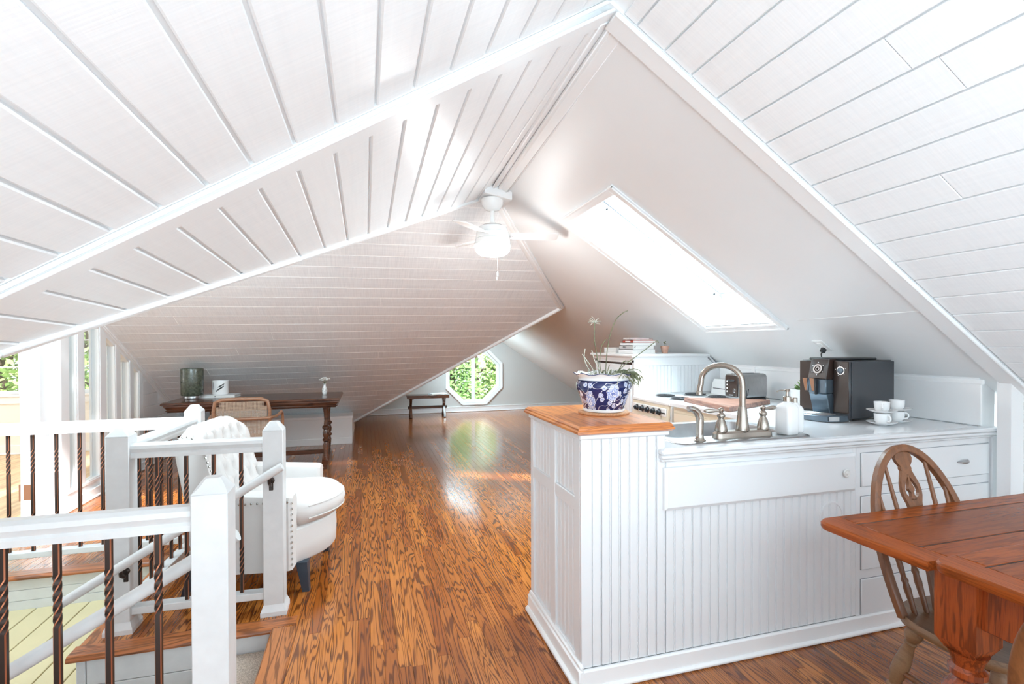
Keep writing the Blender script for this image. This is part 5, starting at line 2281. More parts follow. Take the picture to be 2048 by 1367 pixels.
def ringgeo(g, cy_, cz_, r0, r1, x_, th=.003):
    R_ = []
    for k_ in range(29):
        a = 2 * math.pi * k_ / 28
        R_.append([fr_(x_ + dx, cy_ + r_ * math.cos(a), cz_ + r_ * math.sin(a)) for r_, dx in ((r0, 0), (r0, th), (r1, th), (r1, 0))])
    g.rings(R_, True, False)


ringgeo(g, -.005, .293, .018, .027, .001)
ringgeo(g, -.005, .293, .007, .012, .001)
for k_ in range(6):
    a = k_ * 1.047 + .5
    g.ball(fr_(.001, -.005 + .035 * math.cos(a), .293 + .035 * math.sin(a)), .004, 6)
sub('dial_ring', g, 'chrome', tw, label='round chrome dial ring')
g = G()
R_ = []
for k_ in range(29):
    a = 2 * math.pi * k_ / 28
    R_.append([V(-.182 - dx, -.105 + r_ * math.cos(a), .285 + r_ * math.sin(a)) for r_, dx in ((.019, 0), (.019, .004), (.0225, .004), (.0225, 0))])
g.rings(R_, True, False)
for k_ in range(5):
    a = k_ * 1.25 + .2
    g.ball((-.184, -.105 + .029 * math.cos(a), .285 + .029 * math.sin(a)), .003, 6)
part('steam_dial', g, 'chrome', cm)
g = G()
g.lathe([(.017, 0), (.015, .010), (0, .011)], (-.182, -.105, .285), 16, (-1, 0, 0))
part('dial_knob', g, 'slate', cm)
g = G()
g.box(-.240, -.175, -.058, .050, .150, .236, .006)
part('spout_carrier', g, 'slate', cm)
for y_ in (.012, .055):
    g = G()
    g.rings([[V(x_, y_ + u * w_, z_) for x_, u in ((-.262 + e_, -1), (-.262 + e_, 1), (-.225, 1), (-.225, -1))] for z_, w_, e_ in ((.165, .007, .012), (.237, .014, 0))])
    part('spout', g, 'chrome', cm)
g = G()
g.box(-.262, -.24, -.012, -.002, .145, .235, .003)
part('steam_tube', g, 'black', cm)
g = G()
g.slab([V(-.200, -.055, .035), V(-.200, .048, .035), V(-.232, .050, .150), V(-.232, -.058, .150)], V(.05, 0, 0), .003)
part('tower_front', g, 'slate', cm)
g = G()
out = [(-.300, -.110), (-.318, -.05), (-.318, .07), (-.300, .125), (-.24, .146), (-.17, .146), (-.17, -.140), (-.24, -.135)]
g.slab([V(x_, y_, .036) for x_, y_ in out], V(0, 0, -.033), .005)
dt = part('drip_tray', g, 'slate', cm)
g = G()
for i in range(9):
    g.box(-.300 + i * .012, -.294 + i * .012, -.09, .115, .036, .040, .001)
sub('grid', g, 'steel', dt)
g = G()
g.slab([V(-.296, -.115, .008), V(-.243, -.137, .008), V(-.243, -.137, .032), V(-.296, -.115, .032)], V(-.002, -.003, 0))
sub('tray_label', g, 'steel', dt)
g = G()
for x_ in (-.14, .16):
    for y_ in (-.12, .12):
        g.lathe([(.015, 0), (.013, .013), (0, .013)], (x_, y_, 0), 12)
part('feet', g, 'black', cm)


def saucer(x_, y_, z_, lb):
    t = thing('saucer', lb, 'saucer', (x_, y_, z_), 0, 'white saucers on the worktop')
    g = G()
    g.lathe([(.024, 0), (.026, .002), (.030, .003), (.055, .011), (.070, .018), (.071, .0195), (.055, .0145), (.026, .007), (0, .006)], (0, 0, 0), 36)
    part('dish', g, 'ceramic', t)


def cup(x_, y_, z_, rz, lb):
    t = thing('espresso_cup', lb, 'cup', (x_, y_, z_), rz, 'white cups on the worktop')
    g = G()
    g.lathe([(.021, 0), (.024, .002), (.0335, .016), (.0365, .052), (.0365, .056), (.0345, .056), (.0315, .018), (.02, .008), (0, .006)], (0, 0, 0), 32)
    part('bowl', g, 'ceramic', t)
    g = G()
    g.tube([V(.034, 0, .047), V(.046, 0, .048), V(.055, 0, .040), V(.056, 0, .028), V(.048, 0, .018), V(.033, 0, .018)], .0042, 8)
    part('handle', g, 'ceramic', t)


for (x_, y_, tag_) in ((2.655, 2.050, 'left'), (2.815, 2.090, 'right')):
    hz = ZC
    saucer(x_, y_, hz, 'white saucer on the worktop under the %s pair of cups' % tag_)
    cup(x_, y_, hz + .007, R(-100 if tag_ == 'left' else -30), 'lower white cup of the %s pair beside the coffee machine' % tag_)
    saucer(x_, y_, hz + .063, 'upper white saucer balanced on the %s lower cup' % tag_)
    cup(x_, y_, hz + .070, R(-140 if tag_ == 'left' else 60), 'upper white cup of the %s pair beside the coffee machine' % tag_)

# sink and tap ------------------------------------------------------------------------------------------
sk = thing('kitchen_sink', 'stainless steel drop-in sink behind the orange bar top', 'sink', (1.66, 2.16, ZC))


def rrect(x0, x1, y0, y1, r_, z_, n_=6):
    pts = []
    for cx_, cy_, a0 in ((x1 - r_, y1 - r_, 0), (x0 + r_, y1 - r_, 90), (x0 + r_, y0 + r_, 180), (x1 - r_, y0 + r_, 270)):
        for i in range(n_ + 1):
            a = R(a0 + 90 * i / n_)
            pts.append(V(cx_ + r_ * math.cos(a), cy_ + r_ * math.sin(a), z_))
    return pts


g = G()
RR = [rrect(1.300, 2.030, 1.888, 2.432, .05, ZC + .0005), rrect(1.303, 2.027, 1.891, 2.429, .05, ZC + .005), rrect(1.318, 2.012, 1.905, 2.415, .05, ZC + .006), rrect(1.345, 1.985, 2.035, 2.392, .07, ZC + .003), rrect(1.350, 1.980, 2.040, 2.388, .07, ZC - .01), rrect(1.365, 1.965, 2.055, 2.372, .07, ZC - .15), rrect(1.43, 1.90, 2.12, 2.31, .06, ZC - .165)]
vs = g.rings(RR, True, False)
g.f(vs[-1])
part('basin', g, 'steel', sk, True, 50)
g = G()
g.lathe([(.04, ZC - .163), (.038, ZC - .160), (.02, ZC - .162), (0, ZC - .162)], (1.66, 2.215, 0), 20)
part('drain', g, 'chrome', sk, True)

fc = thing('kitchen_faucet', 'brushed nickel gooseneck faucet with two lever handles', 'faucet', (1.692, 1.972, ZC + .005))
g = G()
RR = [rrect(-.158, .158, -.030, .030, .028, 0.0), rrect(-.156, .156, -.028, .028, .026, .020), rrect(-.145, .145, -.020, .020, .018, .030)]
vs = g.rings(RR)
part('deck_plate', g, 'nickel', fc, angle=30)
g = G()
g.lathe([(.030, .028), (.031, .034), (.027, .06), (.023, .09), (.0205, .125), (.0175, .135), (.0165, .14)], (0, .0, 0), 24)
path = [V(0, 0, .13), V(0, 0, .22)]
for i in range(15):
    a = math.pi * i / 14
    path.append(V(-.0575 + .0575 * math.cos(a) - .0 * i, .075 - .075 * math.cos(a), .235 + .095 * math.sin(a) ** .8))
ex_ = path[-1]
path += [ex_ + V(-.004, .004, -.02), ex_ + V(-.005, .005, -.045)]
g.tube(path, .0135, 16)
g.lathe([(.0155, 0), (.0155, .018), (.0135, .02)], ex_ + V(-.005, .005, -.052), 16)
part('spout', g, 'nickel', fc, angle=50)
for s_, nm in ((-1, 'left'), (1, 'right')):
    g = G()
    g.lathe([(.027, .028), (.028, .036), (.025, .055), (.018, .078), (.0125, .086), (.0125, .092), (.018, .098), (.0185, .104), (.012, .112), (.009, .116), (.013, .124), (.013, .132), (.006, .138), (0, .139)], (s_ * .118, 0, 0), 20)
    o = part('handle_body', g, 'nickel', fc, angle=45)
    g = G()
    dx = V(-.96, .28, 0) if s_ < 0 else V(1, 0.05, 0.06)
    c_ = V(s_ * .118, 0, .124)
    g.tube([c_ + dx * .010, c_ + dx * .025, c_ + dx * .045, c_ + dx * .058, c_ + dx * .074, c_ + dx * .080], [.006, .0065, .0105, .0115, .0085, .002], 12)
    sub('lever', g, 'nickel', o, 50)
ss = thing('side_sprayer', 'brushed nickel side sprayer left of the faucet', 'sprayer', (1.428, 1.930, ZC + .005))
g = G()
g.lathe([(.026, 0), (.027, .004), (.020, .010), (.017, .022), (.0165, .03)], (0, 0, 0), 20)
part('holder', g, 'nickel', ss)
g = G()
g.tube([V(0, 0, .022), V(0, 0, .06), V(.002, 0, .085), V(.0, 0, .105), V(-.012, 0, .128), V(-.030, 0, .142), V(-.048, 0, .147)], [.0165, .017, .0165, .0175, .0165, .0155, .014], 16)
part('wand', g, 'nickel', ss, angle=60)
g = G()
g.lathe([(.014, 0), (.0145, .010), (.012, .012), (0, .012)], (-.048, 0, .147), 16, (-1, 0, -.12))
part('spray_head', g, 'steel', ss)
for (x_, y_, h_, w_, lb, pump) in ((1.938, 1.960, .150, .040, 'white square soap bottle with a nickel pump', True), (2.022, 2.000, .135, .034, 'second white bottle half hidden behind the soap pump', False)):
    t = thing('soap_bottle', lb, 'bottle', (x_, y_, ZC + .006), R(10), 'white bottles by the sink')
    g = G()
    RR = [rrect(-w_ + .004, w_ - .004, -w_ + .004, w_ - .004, .015, 0), rrect(-w_, w_, -w_, w_, .017, .006), rrect(-w_, w_, -w_, w_, .017, h_ - .025), rrect(-w_ * .82, w_ * .82, -w_ * .82, w_ * .82, .016, h_ - .010), rrect(-.018, .018, -.018, .018, .0175, h_), rrect(-.015, .015, -.015, .015, .0145, h_ + .008)]
    g.rings(RR)
    part('body', g, 'ceramic', t, angle=50)
    g = G()
    if pump:
        g.lathe([(.018, h_ + .006), (.018, h_ + .028), (.016, h_ + .030), (.007, h_ + .031), (.006, h_ + .052), (.012, h_ + .053), (.013, h_ + .060), (.010, h_ + .064), (0, h_ + .064)], (0, 0, 0), 20)
        g.tube([V(0, 0, h_ + .058), V(-.045, 0, h_ + .060), V(-.068, 0, h_ + .058), V(-.070, 0, h_ + .052)], .0032, 8)
        part('pump', g, 'nickel', t)
    else:
        g.lathe([(.014, h_ + .006), (.014, h_ + .030), (.012, h_ + .032), (0, h_ + .032)], (0, 0, 0), 16)
        part('cap', g, 'nickel', t)

# outlet on the slope above the coffee machine
ol = thing('wall_outlet', 'white outlet plate on the plaster slope above the coffee machine', 'outlet', P3(zE, 2.842, 2.588))
g = G()
c_ = P3(zE, 2.842, 2.588)
dn = V(1, 0, -.644).normalized()
g.obox(c_ - dn * .058 - nE * .003, c_ + dn * .058 - nE * .003, .074, .008, nE, .002)
part('plate', g, 'enamel', ol, True)
g = G()
for s_ in (-.022, .022):
    g.obox(c_ + dn * s_ - dn * .014 - nE * .009, c_ + dn * s_ + dn * .014 - nE * .009, .030, .006, nE, .002)
part('socket', g, 'enamel', ol, True)
g = G()
p_ = c_ + dn * .022 - nE * .02
g.obox(p_ + nE * .012, p_ - nE * .020, .026, .030, dn, .004)
g.tube([p_ - nE * .018, p_ - nE * .034, p_ - nE * .045 + V(.01, 0, -.02), p_ + V(.02, -.01, -.08), p_ + V(.05, -.02, -.14)], .004, 8)
part('plug', g, 'black', ol, True, label='black plug with cord')

# ================================================================== PLANTER ON THE BAR TOP
ZB = BZ + .034
PCX, PCY = 1.075, 2.165
t = thing('cork_mat', 'round cork mat under the blue and white planter', 'mat', (PCX, PCY, ZB))
g = G()
g.lathe([(.115, 0), (.118, .003), (.118, .009), (.115, .012), (0, .012)], (0, 0, 0), 48)
part('disc', g, 'cork', t)
pl = thing('porcelain_planter', 'blue and white floral porcelain planter with trailing cactus', 'planter', (PCX, PCY, ZB + .012))
g = G()
seg = 72
prof = [(.094, .012, 0), (.097, .022, 0), (.107, .055, 0), (.122, .092, 0), (.129, .115, 0), (.128, .132, 0), (.120, .144, 0)]
R_ = [[V(r_ * math.cos(2 * math.pi * k_ / seg), r_ * math.sin(2 * math.pi * k_ / seg), h_) for k_ in range(seg)] for r_, h_, _ in prof]
g.rings(R_)
part('painted_body', g, 'porcelain', pl, angle=60)
g = G()
g.lathe([(.090, 0), (.096, .002), (.097, .010), (.095, .013), (0, .013)], (0, 0, 0), 48)
part('foot_ring', g, 'ceramic', pl)
g = G()
R_ = []
for r_, h_, wv in ((.119, .143, 0), (.116, .150, 0), (.119, .160, .3), (.133, .172, .8), (.136, .176, 1), (.131, .178, 1), (.118, .168, .6), (.110, .150, 0)):
    R_.append([V((r_ + .004 * wv * math.cos(9 * 2 * math.pi * k_ / seg)) * math.cos(2 * math.pi * k_ / seg), (r_ + .004 * wv * math.cos(9 * 2 * math.pi * k_ / seg)) * math.sin(2 * math.pi * k_ / seg), h_ + .004 * wv * math.cos(9 * 2 * math.pi * k_ / seg)) for k_ in range(seg)])
g.rings(R_, True, False)
part('scalloped_rim', g, 'ceramic', pl, angle=60)
g = G()
pts = [V((.137 + .004 * math.cos(9 * a)) * math.cos(a), (.137 + .004 * math.cos(9 * a)) * math.sin(a), .1755 + .004 * math.cos(9 * a)) for a in [2 * math.pi * k_ / 144 for k_ in range(145)]]
g.tube(pts, .0020, 6, False)
pts = [V(.1205 * math.cos(a), .1205 * math.sin(a), .1445) for a in [2 * math.pi * k_ / 48 for k_ in range(49)]]
g.tube(pts, .0018, 6, False)
part('blue_line', g, 'blueglaze', pl)
g = G()
g.lathe([(.112, .150), (.112, .155), (0, .160)], (0, 0, 0), 24)
part('soil', g, 'soil', pl)
# the tall stems seen against the far slope (local coordinates, z from the pot's foot)
stems = [
    ([(-.02, 0, .155), (-.03, .01, .26), (-.038, .02, .34), (-.036, .02, .415)], .0022, 'stem'),
    ([(.01, 0, .155), (.015, 0, .25), (.03, 0, .34), (.055, -.01, .42), (.09, -.01, .455), (.120, -.01, .470)], .0020, 'stem'),
    ([(0, .01, .155), (-.015, .01, .22), (-.006, .01, .30), (.02, .01, .335)], .0020, 'stem'),
    ([(.05, 0, .155), (.10, -.01, .21), (.155, -.02, .25), (.21, -.03, .29), (.262, -.03, .325), (.275, -.03, .318)], .0020, 'stem'),
    ([(-.04, .02, .155), (-.07, .02, .20), (-.09, .02, .245), (-.085, .02, .29)], .0020, 'stempale'),
    ([(-.03, .02, .155), (-.05, .02, .20), (-.08, .02, .24), (-.10, .02, .265)], .0018, 'stempale'),
    ([(-.01, -.02, .155), (-.03, -.02, .19), (-.06, -.03, .235), (-.075, -.03, .285)], .0018, 'stempale'),
    ([(.01, -.02, .155), (.012, -.02, .19), (.02, -.02, .215)], .0018, 'stem'),
]
for pts, r_, mt in stems:
    g = G()
    sm = []
    P_ = [Vector(p) for p in pts]
    for i in range(len(P_) - 1):
        p0, p1, p2, p3 = P_[max(i - 1, 0)], P_[i], P_[i + 1], P_[min(i + 2, len(P_) - 1)]
        for j in range(5):
            f_ = j / 5
            sm.append(.5 * ((2 * p1) + (-p0 + p2) * f_ + (2 * p0 - 5 * p1 + 4 * p2 - p3) * f_ ** 2 + (-p0 + 3 * p1 - 3 * p2 + p3) * f_ ** 3))
    sm.append(P_[-1])
    g.tube(sm, r_, 6)
    part('stem', g, mt, pl)
random.seed(21)


def twig(g, p, d, n_, L_, r_, droop):
    for i in range(n_):
        q = p + d * L_ * random.uniform(.7, 1.2)
        g.tube([p, (p + q) / 2 + V(0, 0, .002), q], [r_, r_, r_ * .7], 5)
        if random.random() < .55 and i < n_ - 1:
            d2 = (d + V(random.uniform(-1, 1), random.uniform(-1, 1), random.uniform(-.8, .5))).normalized()
            q2 = p + d2 * L_ * .8
            g.tube([p, q2], [r_, r_ * .5], 5)
        p = q
        d = (d + V(random.uniform(-.6, .6), random.uniform(-.6, .6), -droop + random.uniform(-.3, .3))).normalized()


c_ = V(-.036, .02, .415)                                    # pale star at the tip of the tall stem
for i in range(9):
    g = G()
    a = i * .7 + .2
    d_ = V(math.cos(a), .3 * math.sin(a * 1.7), .45 * math.sin(a) + .25).normalized()
    twig(g, c_, d_, 2, .017, .0013, .1)
    part('twig', g, 'stempale', pl)
for i in range(44):                                          # trailing clump over the right rim
    g = G()
    a = R(random.uniform(-75, 35))
    p = V(.085 * math.cos(a) + random.uniform(-.02, .02), .085 * math.sin(a), .165)
    d_ = V(math.cos(a) * .8, math.sin(a) * .8, .55).normalized()
    twig(g, p, d_, 6, .020, .0021, .40)
    part('trailing_stem', g, 'stem' if i % 5 else 'stempale', pl)
for i in range(16):                                           # shorter growth left and middle
    g = G()
    a = R(random.uniform(140, 290))
    rr_ = random.uniform(.03, .10)
    p = V(rr_ * math.cos(a), rr_ * math.sin(a), .158)
    d_ = V(math.cos(a) * .6, math.sin(a) * .6, .8).normalized()
    twig(g, p, d_, 3, .018, .0016, .3)
    part('trailing_stem', g, 'stem' if i % 2 else 'stempale', pl)
for i in range(12):
    g = G()
    a, rr_ = random.random() * 6.28, random.uniform(.0, .05)
    p = V(rr_ * math.cos(a), rr_ * math.sin(a), .155)
    twig(g, p, V(random.uniform(-.3, .3), random.uniform(-.3, .3), 1).normalized(), 2, .018, .0016, 0)
    part('twig', g, 'stem', pl)

# ================================================================== CEILING FAN
FX, FY = 0.935, 3.755
fn = thing('ceiling_fan', 'white three-blade ceiling fan with a lit bowl light', 'ceiling fan', (FX, FY, 2.06))
g = G()
g.slab([V(FX - .085, FY - .11, 2.50), V(FX + .125, FY - .11, 2.46), V(FX + .125, FY + .12, 2.46), V(FX - .085, FY + .12, 2.50)], V(0, 0, .16), .004)
part('mounting_block', g, 'white', fn, True)
g = G()
g.lathe([(.086, 2.485), (.088, 2.475), (.080, 2.44), (.055, 2.405), (.028, 2.395), (0, 2.395)], (FX, FY, 0), 32)
part('canopy', g, 'enamel', fn, True)
g = G()
g.lathe([(.0155, 2.40), (.0155, 2.31), (.024, 2.308), (.026, 2.294)], (FX, FY, 0), 16)
part('downrod', g, 'enamel', fn, True)
g = G()
g.lathe([(.028, 2.294), (.075, 2.288), (.105, 2.272), (.113, 2.250), (.114, 2.236), (.108, 2.2345), (.108, 2.2325), (.122, 2.231), (.126, 2.20), (.128, 2.185), (.122, 2.182)], (FX, FY, 0), 40)
part('motor_housing', g, 'enamel', fn, True, 30)
g = G()
g.lathe([(.1095, 2.2335), (.1100, 2.2315), (.1095, 2.231)], (FX, FY, 0), 40)  # black ring lying in the groove of the housing
part('black_line', g, 'ink', fn, True)
g = G()
g.lathe([(.122, 2.184), (.131, 2.178), (.136, 2.150), (.136, 2.135), (.10, 2.135)], (FX, FY, 0), 40)
part('light_collar', g, 'enamel', fn, True)
g = G()
g.lathe([(.135, 2.137), (.135, 2.118), (.125, 2.085), (.095, 2.062), (.05, 2.052), (0, 2.050)], (FX, FY, 0), 40)
part('light_bowl', g, 'lamp', fn, True, 60, label='glowing white glass bowl')
for k_ in range(3):
    a = R(-11 + 120 * k_)
    u_ = V(math.cos(a), math.sin(a), 0)
    w_ = V(-math.sin(a), math.cos(a), 0)
    pit = -.22
    nrm = V(0, 0, 1)
    c0 = V(FX, FY, 2.212)
    out = []
    for d_, hw_ in ((.115, .036), (.16, .050), (.30, .058), (.42, .062), (.485, .060), (.505, .042)):
        out.append((d_, hw_))
    pts = [c0 + u_ * d_ + w_ * hw_ + V(0, 0, hw_ * pit) for d_, hw_ in out] + [c0 + u_ * d_ - w_ * hw_ - V(0, 0, hw_ * pit) for d_, hw_ in reversed(out)]
    g = G()
    g.slab(pts, V(0, 0, -.007), .002)
    o = part('blade', g, 'enamel', fn, True, 20)
    g = G()
    for dd in (.135, .155):
        g.lathe([(.005, 0), (.004, .002), (0, .003)], c0 + u_ * dd - V(0, 0, .007), 8, (0, 0, -1))
    sub('blade_screw', g, 'steel', o)
g = G()
for i in range(34):
    g.ball((FX + .004, FY - .134, 2.165 - .0075 * i), .0022, 5)
g.lathe([(.004, 1.88), (.007, 1.885), (.006, 1.912), (.002, 1.918)], (FX + .004, FY - .134, 0), 10)
g.lathe([(.005, 1.855), (.005, 1.878)], (FX - .001, FY - .130, 0), 10)
part('pull_chain', g, 'enamel', fn, True)

# ================================================================== DINING TABLE
tb = thing('dining_table', 'red-brown oak draw-leaf table with turned legs at the right', 'table', (2.1, .75, 0), 0)
LZ, TZ = .765, .781
TX0, TX1 = 1.502, 2.60


def rcorner(x0, x1, y0, y1, r_, z_, which):
    """outline with rounded corners only where named"""
    pts = []
    for nm, cx_, cy_, a0, vx, vy in (('fr', x1 - r_, y1 - r_, 0, x1, y1), ('fl', x0 + r_, y1 - r_, 90, x0, y1), ('nl', x0 + r_, y0 + r_, 180, x0, y0), ('nr', x1 - r_, y0 + r_, 270, x1, y0)):
        for i in range(7):
            a = R(a0 + 90 * i / 6)
            pts.append(V(cx_ + r_ * math.cos(a), cy_ + r_ * math.sin(a), z_) if nm in which else V(vx, vy, z_) + V((6 - i) * 1e-5, i * 1e-5, 0))
    return pts


def leaf_frame(prefix, x0, x1, y0, y1, z_, th, which):
    """framed leaf: two breadboard ends, two rails, inset panel"""
    g = G()
    g.rings([rcorner(x0 + .004, x1 - .004, y0 + .004, y1 - .004, .045, z_ - th, which), rcorner(x0, x1, y0, y1, .045, z_ - th + .008, which), rcorner(x0, x1, y0, y1, .045, z_ - .008, which), rcorner(x0 + .005, x1 - .005, y0 + .005, y1 - .005, .045, z_ - .001, which)])
    part(prefix + '_core', g, 'tableY', tb, True, 30)
    w = .085
    for nm, bx_, mt in (('_rail', (x0 + .012, x1 - .012, y1 - w, y1 - .006), 'table'), ('_rail', (x0 + .012, x1 - .012, y0 + .006, y0 + w), 'table'), ('_panel', (x0 + .006 + w, x1 - w, y0 + w + .004, y1 - w - .004), 'tablein')):
        g = G()
        e = .003
        g.box(bx_[0] + (w if nm == '_rail' else 0) + .0, bx_[1], bx_[2] + e * .4, bx_[3] - e * .4, z_ - .012, z_ + .0005, .0012)
        part(prefix + nm, g, mt, tb, True)
    g = G()
    for yy in (y0 + w + .002, y1 - w - .002):
        g.box(x0 + w, x1 - .02, yy - .002, yy + .002, z_ - .012, z_ - .0004)
    part(prefix + '_seam', g, 'seam', tb, True)


leaf_frame('leaf', TX0 + .012, TX1, 1.036, 1.410, LZ, .028, ('fl', 'fr'))
leaf_frame('top', TX0, TX1, .16, 1.029, TZ, .030, ('fl', 'fr', 'nl', 'nr'))
g = G()
g.box(TX0 + .085, TX1 - .09, .998, 1.018, .610, .737, .003)
g.box(TX0 + .080, TX0 + .100, .22, .97, .610, .750, .003)
g.box(TX1 - .11, TX1 - .09, .22, .97, .610, .750, .003)
g.box(TX0 + .085, TX1 - .09, .20, .22, .610, .750, .003)
g.box(TX0 + .10, TX1 - .1, .22, .99, .69, .735)
part('apron', g, 'tableZ', tb, True)
lp = [(.030, 0), (.040, .006), (.045, .03), (.036, .055), (.026, .065), (.026, .12), (.034, .135), (.034, .15), (.022, .165), (.030, .22), (.048, .29), (.058, .345), (.056, .385), (.040, .41), (.030, .420), (.044, .432), (.044, .446), (.034, .455), (.040, .475), (.048, .492)]
for lx, ly in ((1.612, .998), (2.49, .998), (1.612, .26), (2.49, .26)):
    g = G()
    a = .052
    g.rings([[V(lx + sx * b_, ly + sy * b_, z_) for sx, sy in ((-1, -1), (1, -1), (1, 1), (-1, 1))] for b_, z_ in ((.036, .520), (a, .550), (a, .747))])
    o = part('leg', g, 'tableZ', tb, True, 30)
    g = G()
    g.lathe([(r_, h_ * 1.06) for r_, h_ in lp], (lx, ly, 0), 24)
    sub('turned_shaft', g, 'tableZ', o, 40)

# ================================================================== WINDSOR CHAIRS
def windsor(loc, rz, label):
    """local: sitter faces -y, back at +y"""
    t = thing('windsor_chair', label, 'chair', loc, rz, 'wheel-back windsor chairs')
    SZ = .428
    # seat
    g = G()
    def seat(sc, z, dish=0):
        pts = []
        for k_ in range(32):
            a = 2 * math.pi * k_ / 32
            x_, y_ = math.cos(a), math.sin(a)
            w_ = .232 if y_ < 0 else .226
            px = w_ * (abs(x_) ** .72) * (1 if x_ >= 0 else -1) * sc
            py = (.212 * (abs(y_) ** .8) * (1 if y_ >= 0 else -1)) * sc
            pts.append(V(px, py, z))
        return pts
    vs = g.rings([seat(.90, SZ - .042), seat(.985, SZ - .030), seat(1.0, SZ - .012), seat(.975, SZ), seat(.80, SZ - .004), seat(.5, SZ - .013), seat(.15, SZ - .015)], True, False)
    g.f(vs[0])
    g.f(vs[-1])
    part('seat', g, 'windlight', t, angle=50)
    lean = .30

    def bk(x_, h_): return V(x_, .130 + lean * h_, SZ + h_)
    # bow
    g = G()
    path = []
    H_ = .552
    n_ = 80
    for i in range(n_ + 1):
        u = i / n_
        if u < .22:
            s_ = u / .22
            x_, h_ = -.195 - .020 * math.sin(s_ * math.pi / 2), .19 * s_
        elif u > .78:
            s_ = (1 - u) / .22
            x_, h_ = .195 + .020 * math.sin(s_ * math.pi / 2), .19 * s_
        else:
            a = math.pi * (1 - (u - .22) / .56)
            x_, h_ = .215 * math.cos(a), .19 + (H_ - .19) * math.sin(a)
        path.append(bk(x_, h_ - .01))
    R_ = []
    for i, p in enumerate(path):
        d_ = (path[min(i + 1, n_)] - path[max(i - 1, 0)]).normalized()
        yv = V(0, math.cos(math.atan(lean)), -math.sin(math.atan(lean)))
        sv_ = d_.cross(yv).normalized()
        w_, h_ = .0135, .0125
        prof = [(-w_, -h_ * .8), (-w_ * .7, -h_), (w_ * .7, -h_), (w_, -h_ * .8), (w_, h_ * .8), (w_ * .7, h_), (-w_ * .7, h_), (-w_, h_ * .8)]
        R_.append([p + sv_ * a + yv * b for a, b in prof])
    g.rings(R_)
    part('bow', g, 'wind', t, angle=40)
    # spindles
    def bow_h(x_):
        return .19 + (H_ - .19) * math.sqrt(max(0, 1 - (x_ / .215) ** 2)) - .015
    for x0, x1 in ((-.140, -.165), (-.085, -.100), (.085, .100), (.140, .165)):
        g = G()
        h1 = bow_h(x1)
        P_, r_ = [], []
        for u, rr_ in ((0, .0085), (.10, .0095), (.2, .0125), (.24, .0095), (.26, .0125), (.29, .008), (.36, .010), (.55, .0085), (.8, .0075), (1, .0065)):
            P_.append(bk(x0 + (x1 - x0) * u, h1 * u - .008 * (1 - u)))
            r_.append(rr_)
        g.tube(P_, r_, 10)
        part('spindle', g, 'wind', t)
    # pierced splat: two mirrored halves + centre drop
    g = G()
    th = V(0, .012, -.003)
    half = [(.042, -.01), (.034, .05), (.026, .12), (.023, .20), (.026, .28), (.031, .325), (.034, .345), (.044, .370), (.047, .388), (.043, .415), (.030, .445), (.024, .460), (.027, .468), (.024, .476), (.036, .490), (.042, .505), (.038, .520), (.030, .530), (.030, .548)]
    hs = [-.01, .05, .12, .20, .28, .325, .345, .358, .364, .370, .378, .388, .400, .410, .420, .430, .438, .445, .460, .468, .476, .490, .505, .520, .530, .546]

    def interp(tab, h_):
        for (xa, ha), (xb, hb_) in zip(tab, tab[1:]):
            if ha <= h_ <= hb_:
                return xa + (xb - xa) * (h_ - ha) / (hb_ - ha)
        return tab[-1][0]
    hole = [(0.0, .358), (.016, .364), (.024, .370), (.030, .378), (.033, .388), (.030, .400), (.025, .410), (.019, .420), (.012, .430), (.006, .438), (0.0, .445)]
    for s_ in (-1, 1):
        R_ = []
        for h_ in hs:
            xo = interp(half, h_)
            xi = interp(hole, h_) if .358 < h_ < .445 else 0.0
            xi = min(xi, xo - .011)
            a, b = bk(s_ * xi, h_), bk(s_ * xo, h_)
            R_.append([a, b, b + th, a + th])
        g.rings(R_)
    R_ = []
    for w_, h_ in ((.016, .355), (.012, .362), (.007, .372), (.006, .382), (.013, .390), (.015, .396), (.010, .406), (.006, .416), (.004, .430), (.006, .446)):
        R_.append([bk(-w_, h_), bk(w_, h_), bk(w_, h_) + th, bk(-w_, h_) + th])
    g.rings(R_)
    part('pierced_splat', g, 'wind', t, angle=30)
    # legs
    tops = [(-.125, .125), (.125, .125), (-.135, -.125), (.135, -.125)]
    feet = [(-.195, .215), (.195, .215), (-.195, -.195), (.195, -.195)]
    prof = [(0, .017), (.06, .024), (.13, .0285), (.17, .024), (.20, .016), (.215, .0205), (.23, .0165), (.30, .021), (.42, .0265), (.52, .0265), (.60, .019), (.625, .015), (.64, .021), (.66, .021), (.68, .0155), (.72, .019), (.85, .0175), (1, .012)]
    for (ax, ay), (fx_, fy_) in zip(tops, feet):
        g = G()
        a, b = V(ax, ay, SZ - .035), V(fx_, fy_, 0)
        g.tube([a + (b - a) * u for u, _ in prof], [r_ for _, r_ in prof], 14)
        part('leg', g, 'windlight', t, angle=50)
    for s_ in (-1, 1):
        g = G()
        g.tube([V(s_ * .16, .165, .20), V(s_ * .166, 0, .20), V(s_ * .165, -.16, .20)], [.009, .013, .009], 10)
        part('side_stretcher', g, 'wind', t)
    g = G()
    g.tube([V(-.165, 0, .20), V(0, 0, .20), V(.165, 0, .20)], [.009, .013, .009], 10)
    part('cross_stretcher', g, 'wind', t)
    return t


w1 = windsor((2.0, 1.185, 0), R(-2), 'bow-back windsor chair with a pierced splat behind the oak table')
dup(w1, (1.45, .47, 0), R(90), 'windsor chair cut off by the right edge of the photo', 'wheel-back windsor chairs')

# ================================================================== GARDEN OUTSIDE
g = G()
g.box(-30, 30, 10.6, 40, -3.3, -3.2)
g.box(-30, -7.5, -5, 10.6, -3.3, -3.2)
tag(struct('ground', g, 'ground', None), 'garden ground outside')


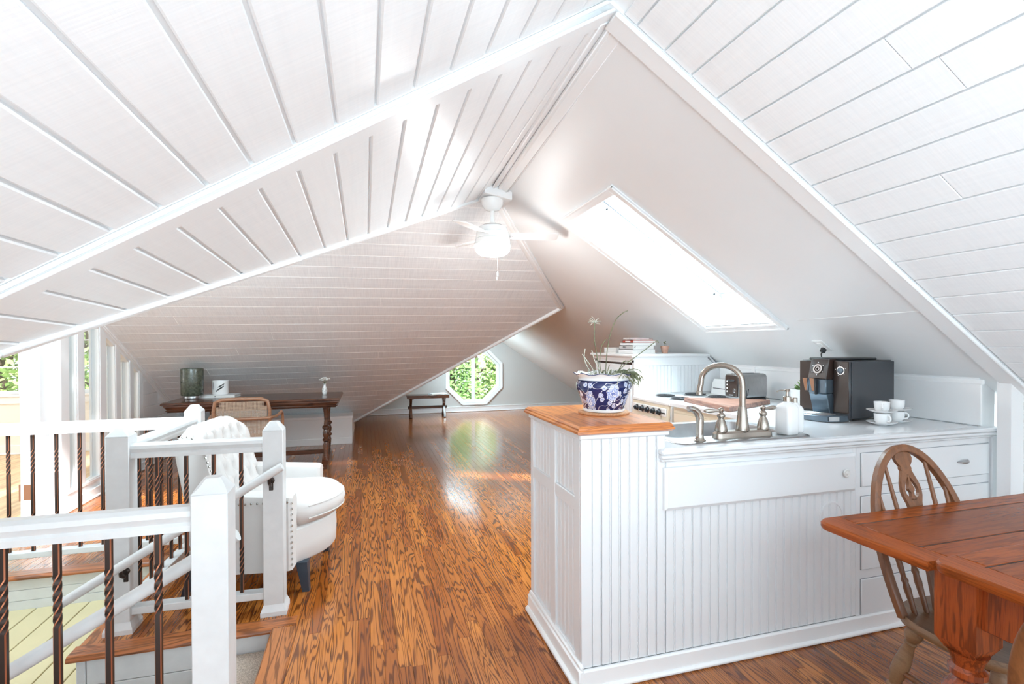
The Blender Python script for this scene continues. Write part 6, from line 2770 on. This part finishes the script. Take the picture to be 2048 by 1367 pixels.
def tree(x_, y_, z0, h_, rad, n_, seed, lb, mt, lo=0.25):
    rr_ = random.Random(seed)
    t = thing('garden_tree', lb, 'tree', (x_, y_, z0), 0, 'garden trees outside the windows')
    g = G()
    g.tube([V(0, 0, 0), V(.1, 0, h_ * .4), V(0, .1, h_ * .75), V(.1, 0, h_ * .95)], [.16, .12, .07, .02], 8)
    for i in range(9):
        a = rr_.random() * 6.28
        b = h_ * rr_.uniform(.25, .8)
        g.tube([V(0, 0, b), V(rad * .4 * math.cos(a), rad * .4 * math.sin(a), b + .25), V(rad * .8 * math.cos(a), rad * .8 * math.sin(a), b + .6)], [.05, .035, .01], 6)
    part('trunk', g, 'bark', t)
    g = G()
    for i in range(n_):
        a = rr_.random() * 6.283
        u = rr_.uniform(lo, 1.0)
        rad_u = rad * math.sin(math.pi * min(1, max(.08, (u - lo * .6) / (1 - lo * .6)))) ** .6
        q = rad_u * math.sqrt(rr_.uniform(.15, 1))
        c_ = V(q * math.cos(a), q * math.sin(a), h_ * u)
        ax = V(rr_.uniform(-1, 1), rr_.uniform(-1, 1), rr_.uniform(-.6, .6)).normalized()
        bx_ = ax.orthogonal().normalized()
        s_ = rr_.uniform(.05, .10)
        v4 = [g.v(c_ - ax * s_), g.v(c_ + bx_ * s_ * .5), g.v(c_ + ax * s_), g.v(c_ - bx_ * s_ * .5)]
        g.f(v4)
    o = finish('foliage', g, mt, None)
    o.parent = t
    o['kind'] = 'stuff'


tree(3.98, 14.0, -3.2, 5.4, .85, 4200, 1, 'bright leafy tree seen in the right half of the octagonal window', 'foliage2')
tree(2.25, 13.7, -3.2, 5.6, .82, 4200, 2, 'darker leafy tree seen in the left half of the octagonal window', 'foliage')
tree(3.7, 17.6, -3.2, 7.0, 2.4, 7000, 3, 'tall garden tree behind the others at the octagonal window', 'foliage2')
tree(-6.75, 12.0, -3.2, 5.8, .72, 4200, 4, 'garden tree outside the leftmost window of the side room', 'foliage2')
tree(-5.25, 12.0, -3.2, 5.8, .72, 4200, 5, 'garden tree outside the window behind the partition', 'foliage2')
tree(-6.2, 15.6, -3.2, 7.0, 2.4, 7000, 6, 'tall tree farther back outside the side room', 'foliage')
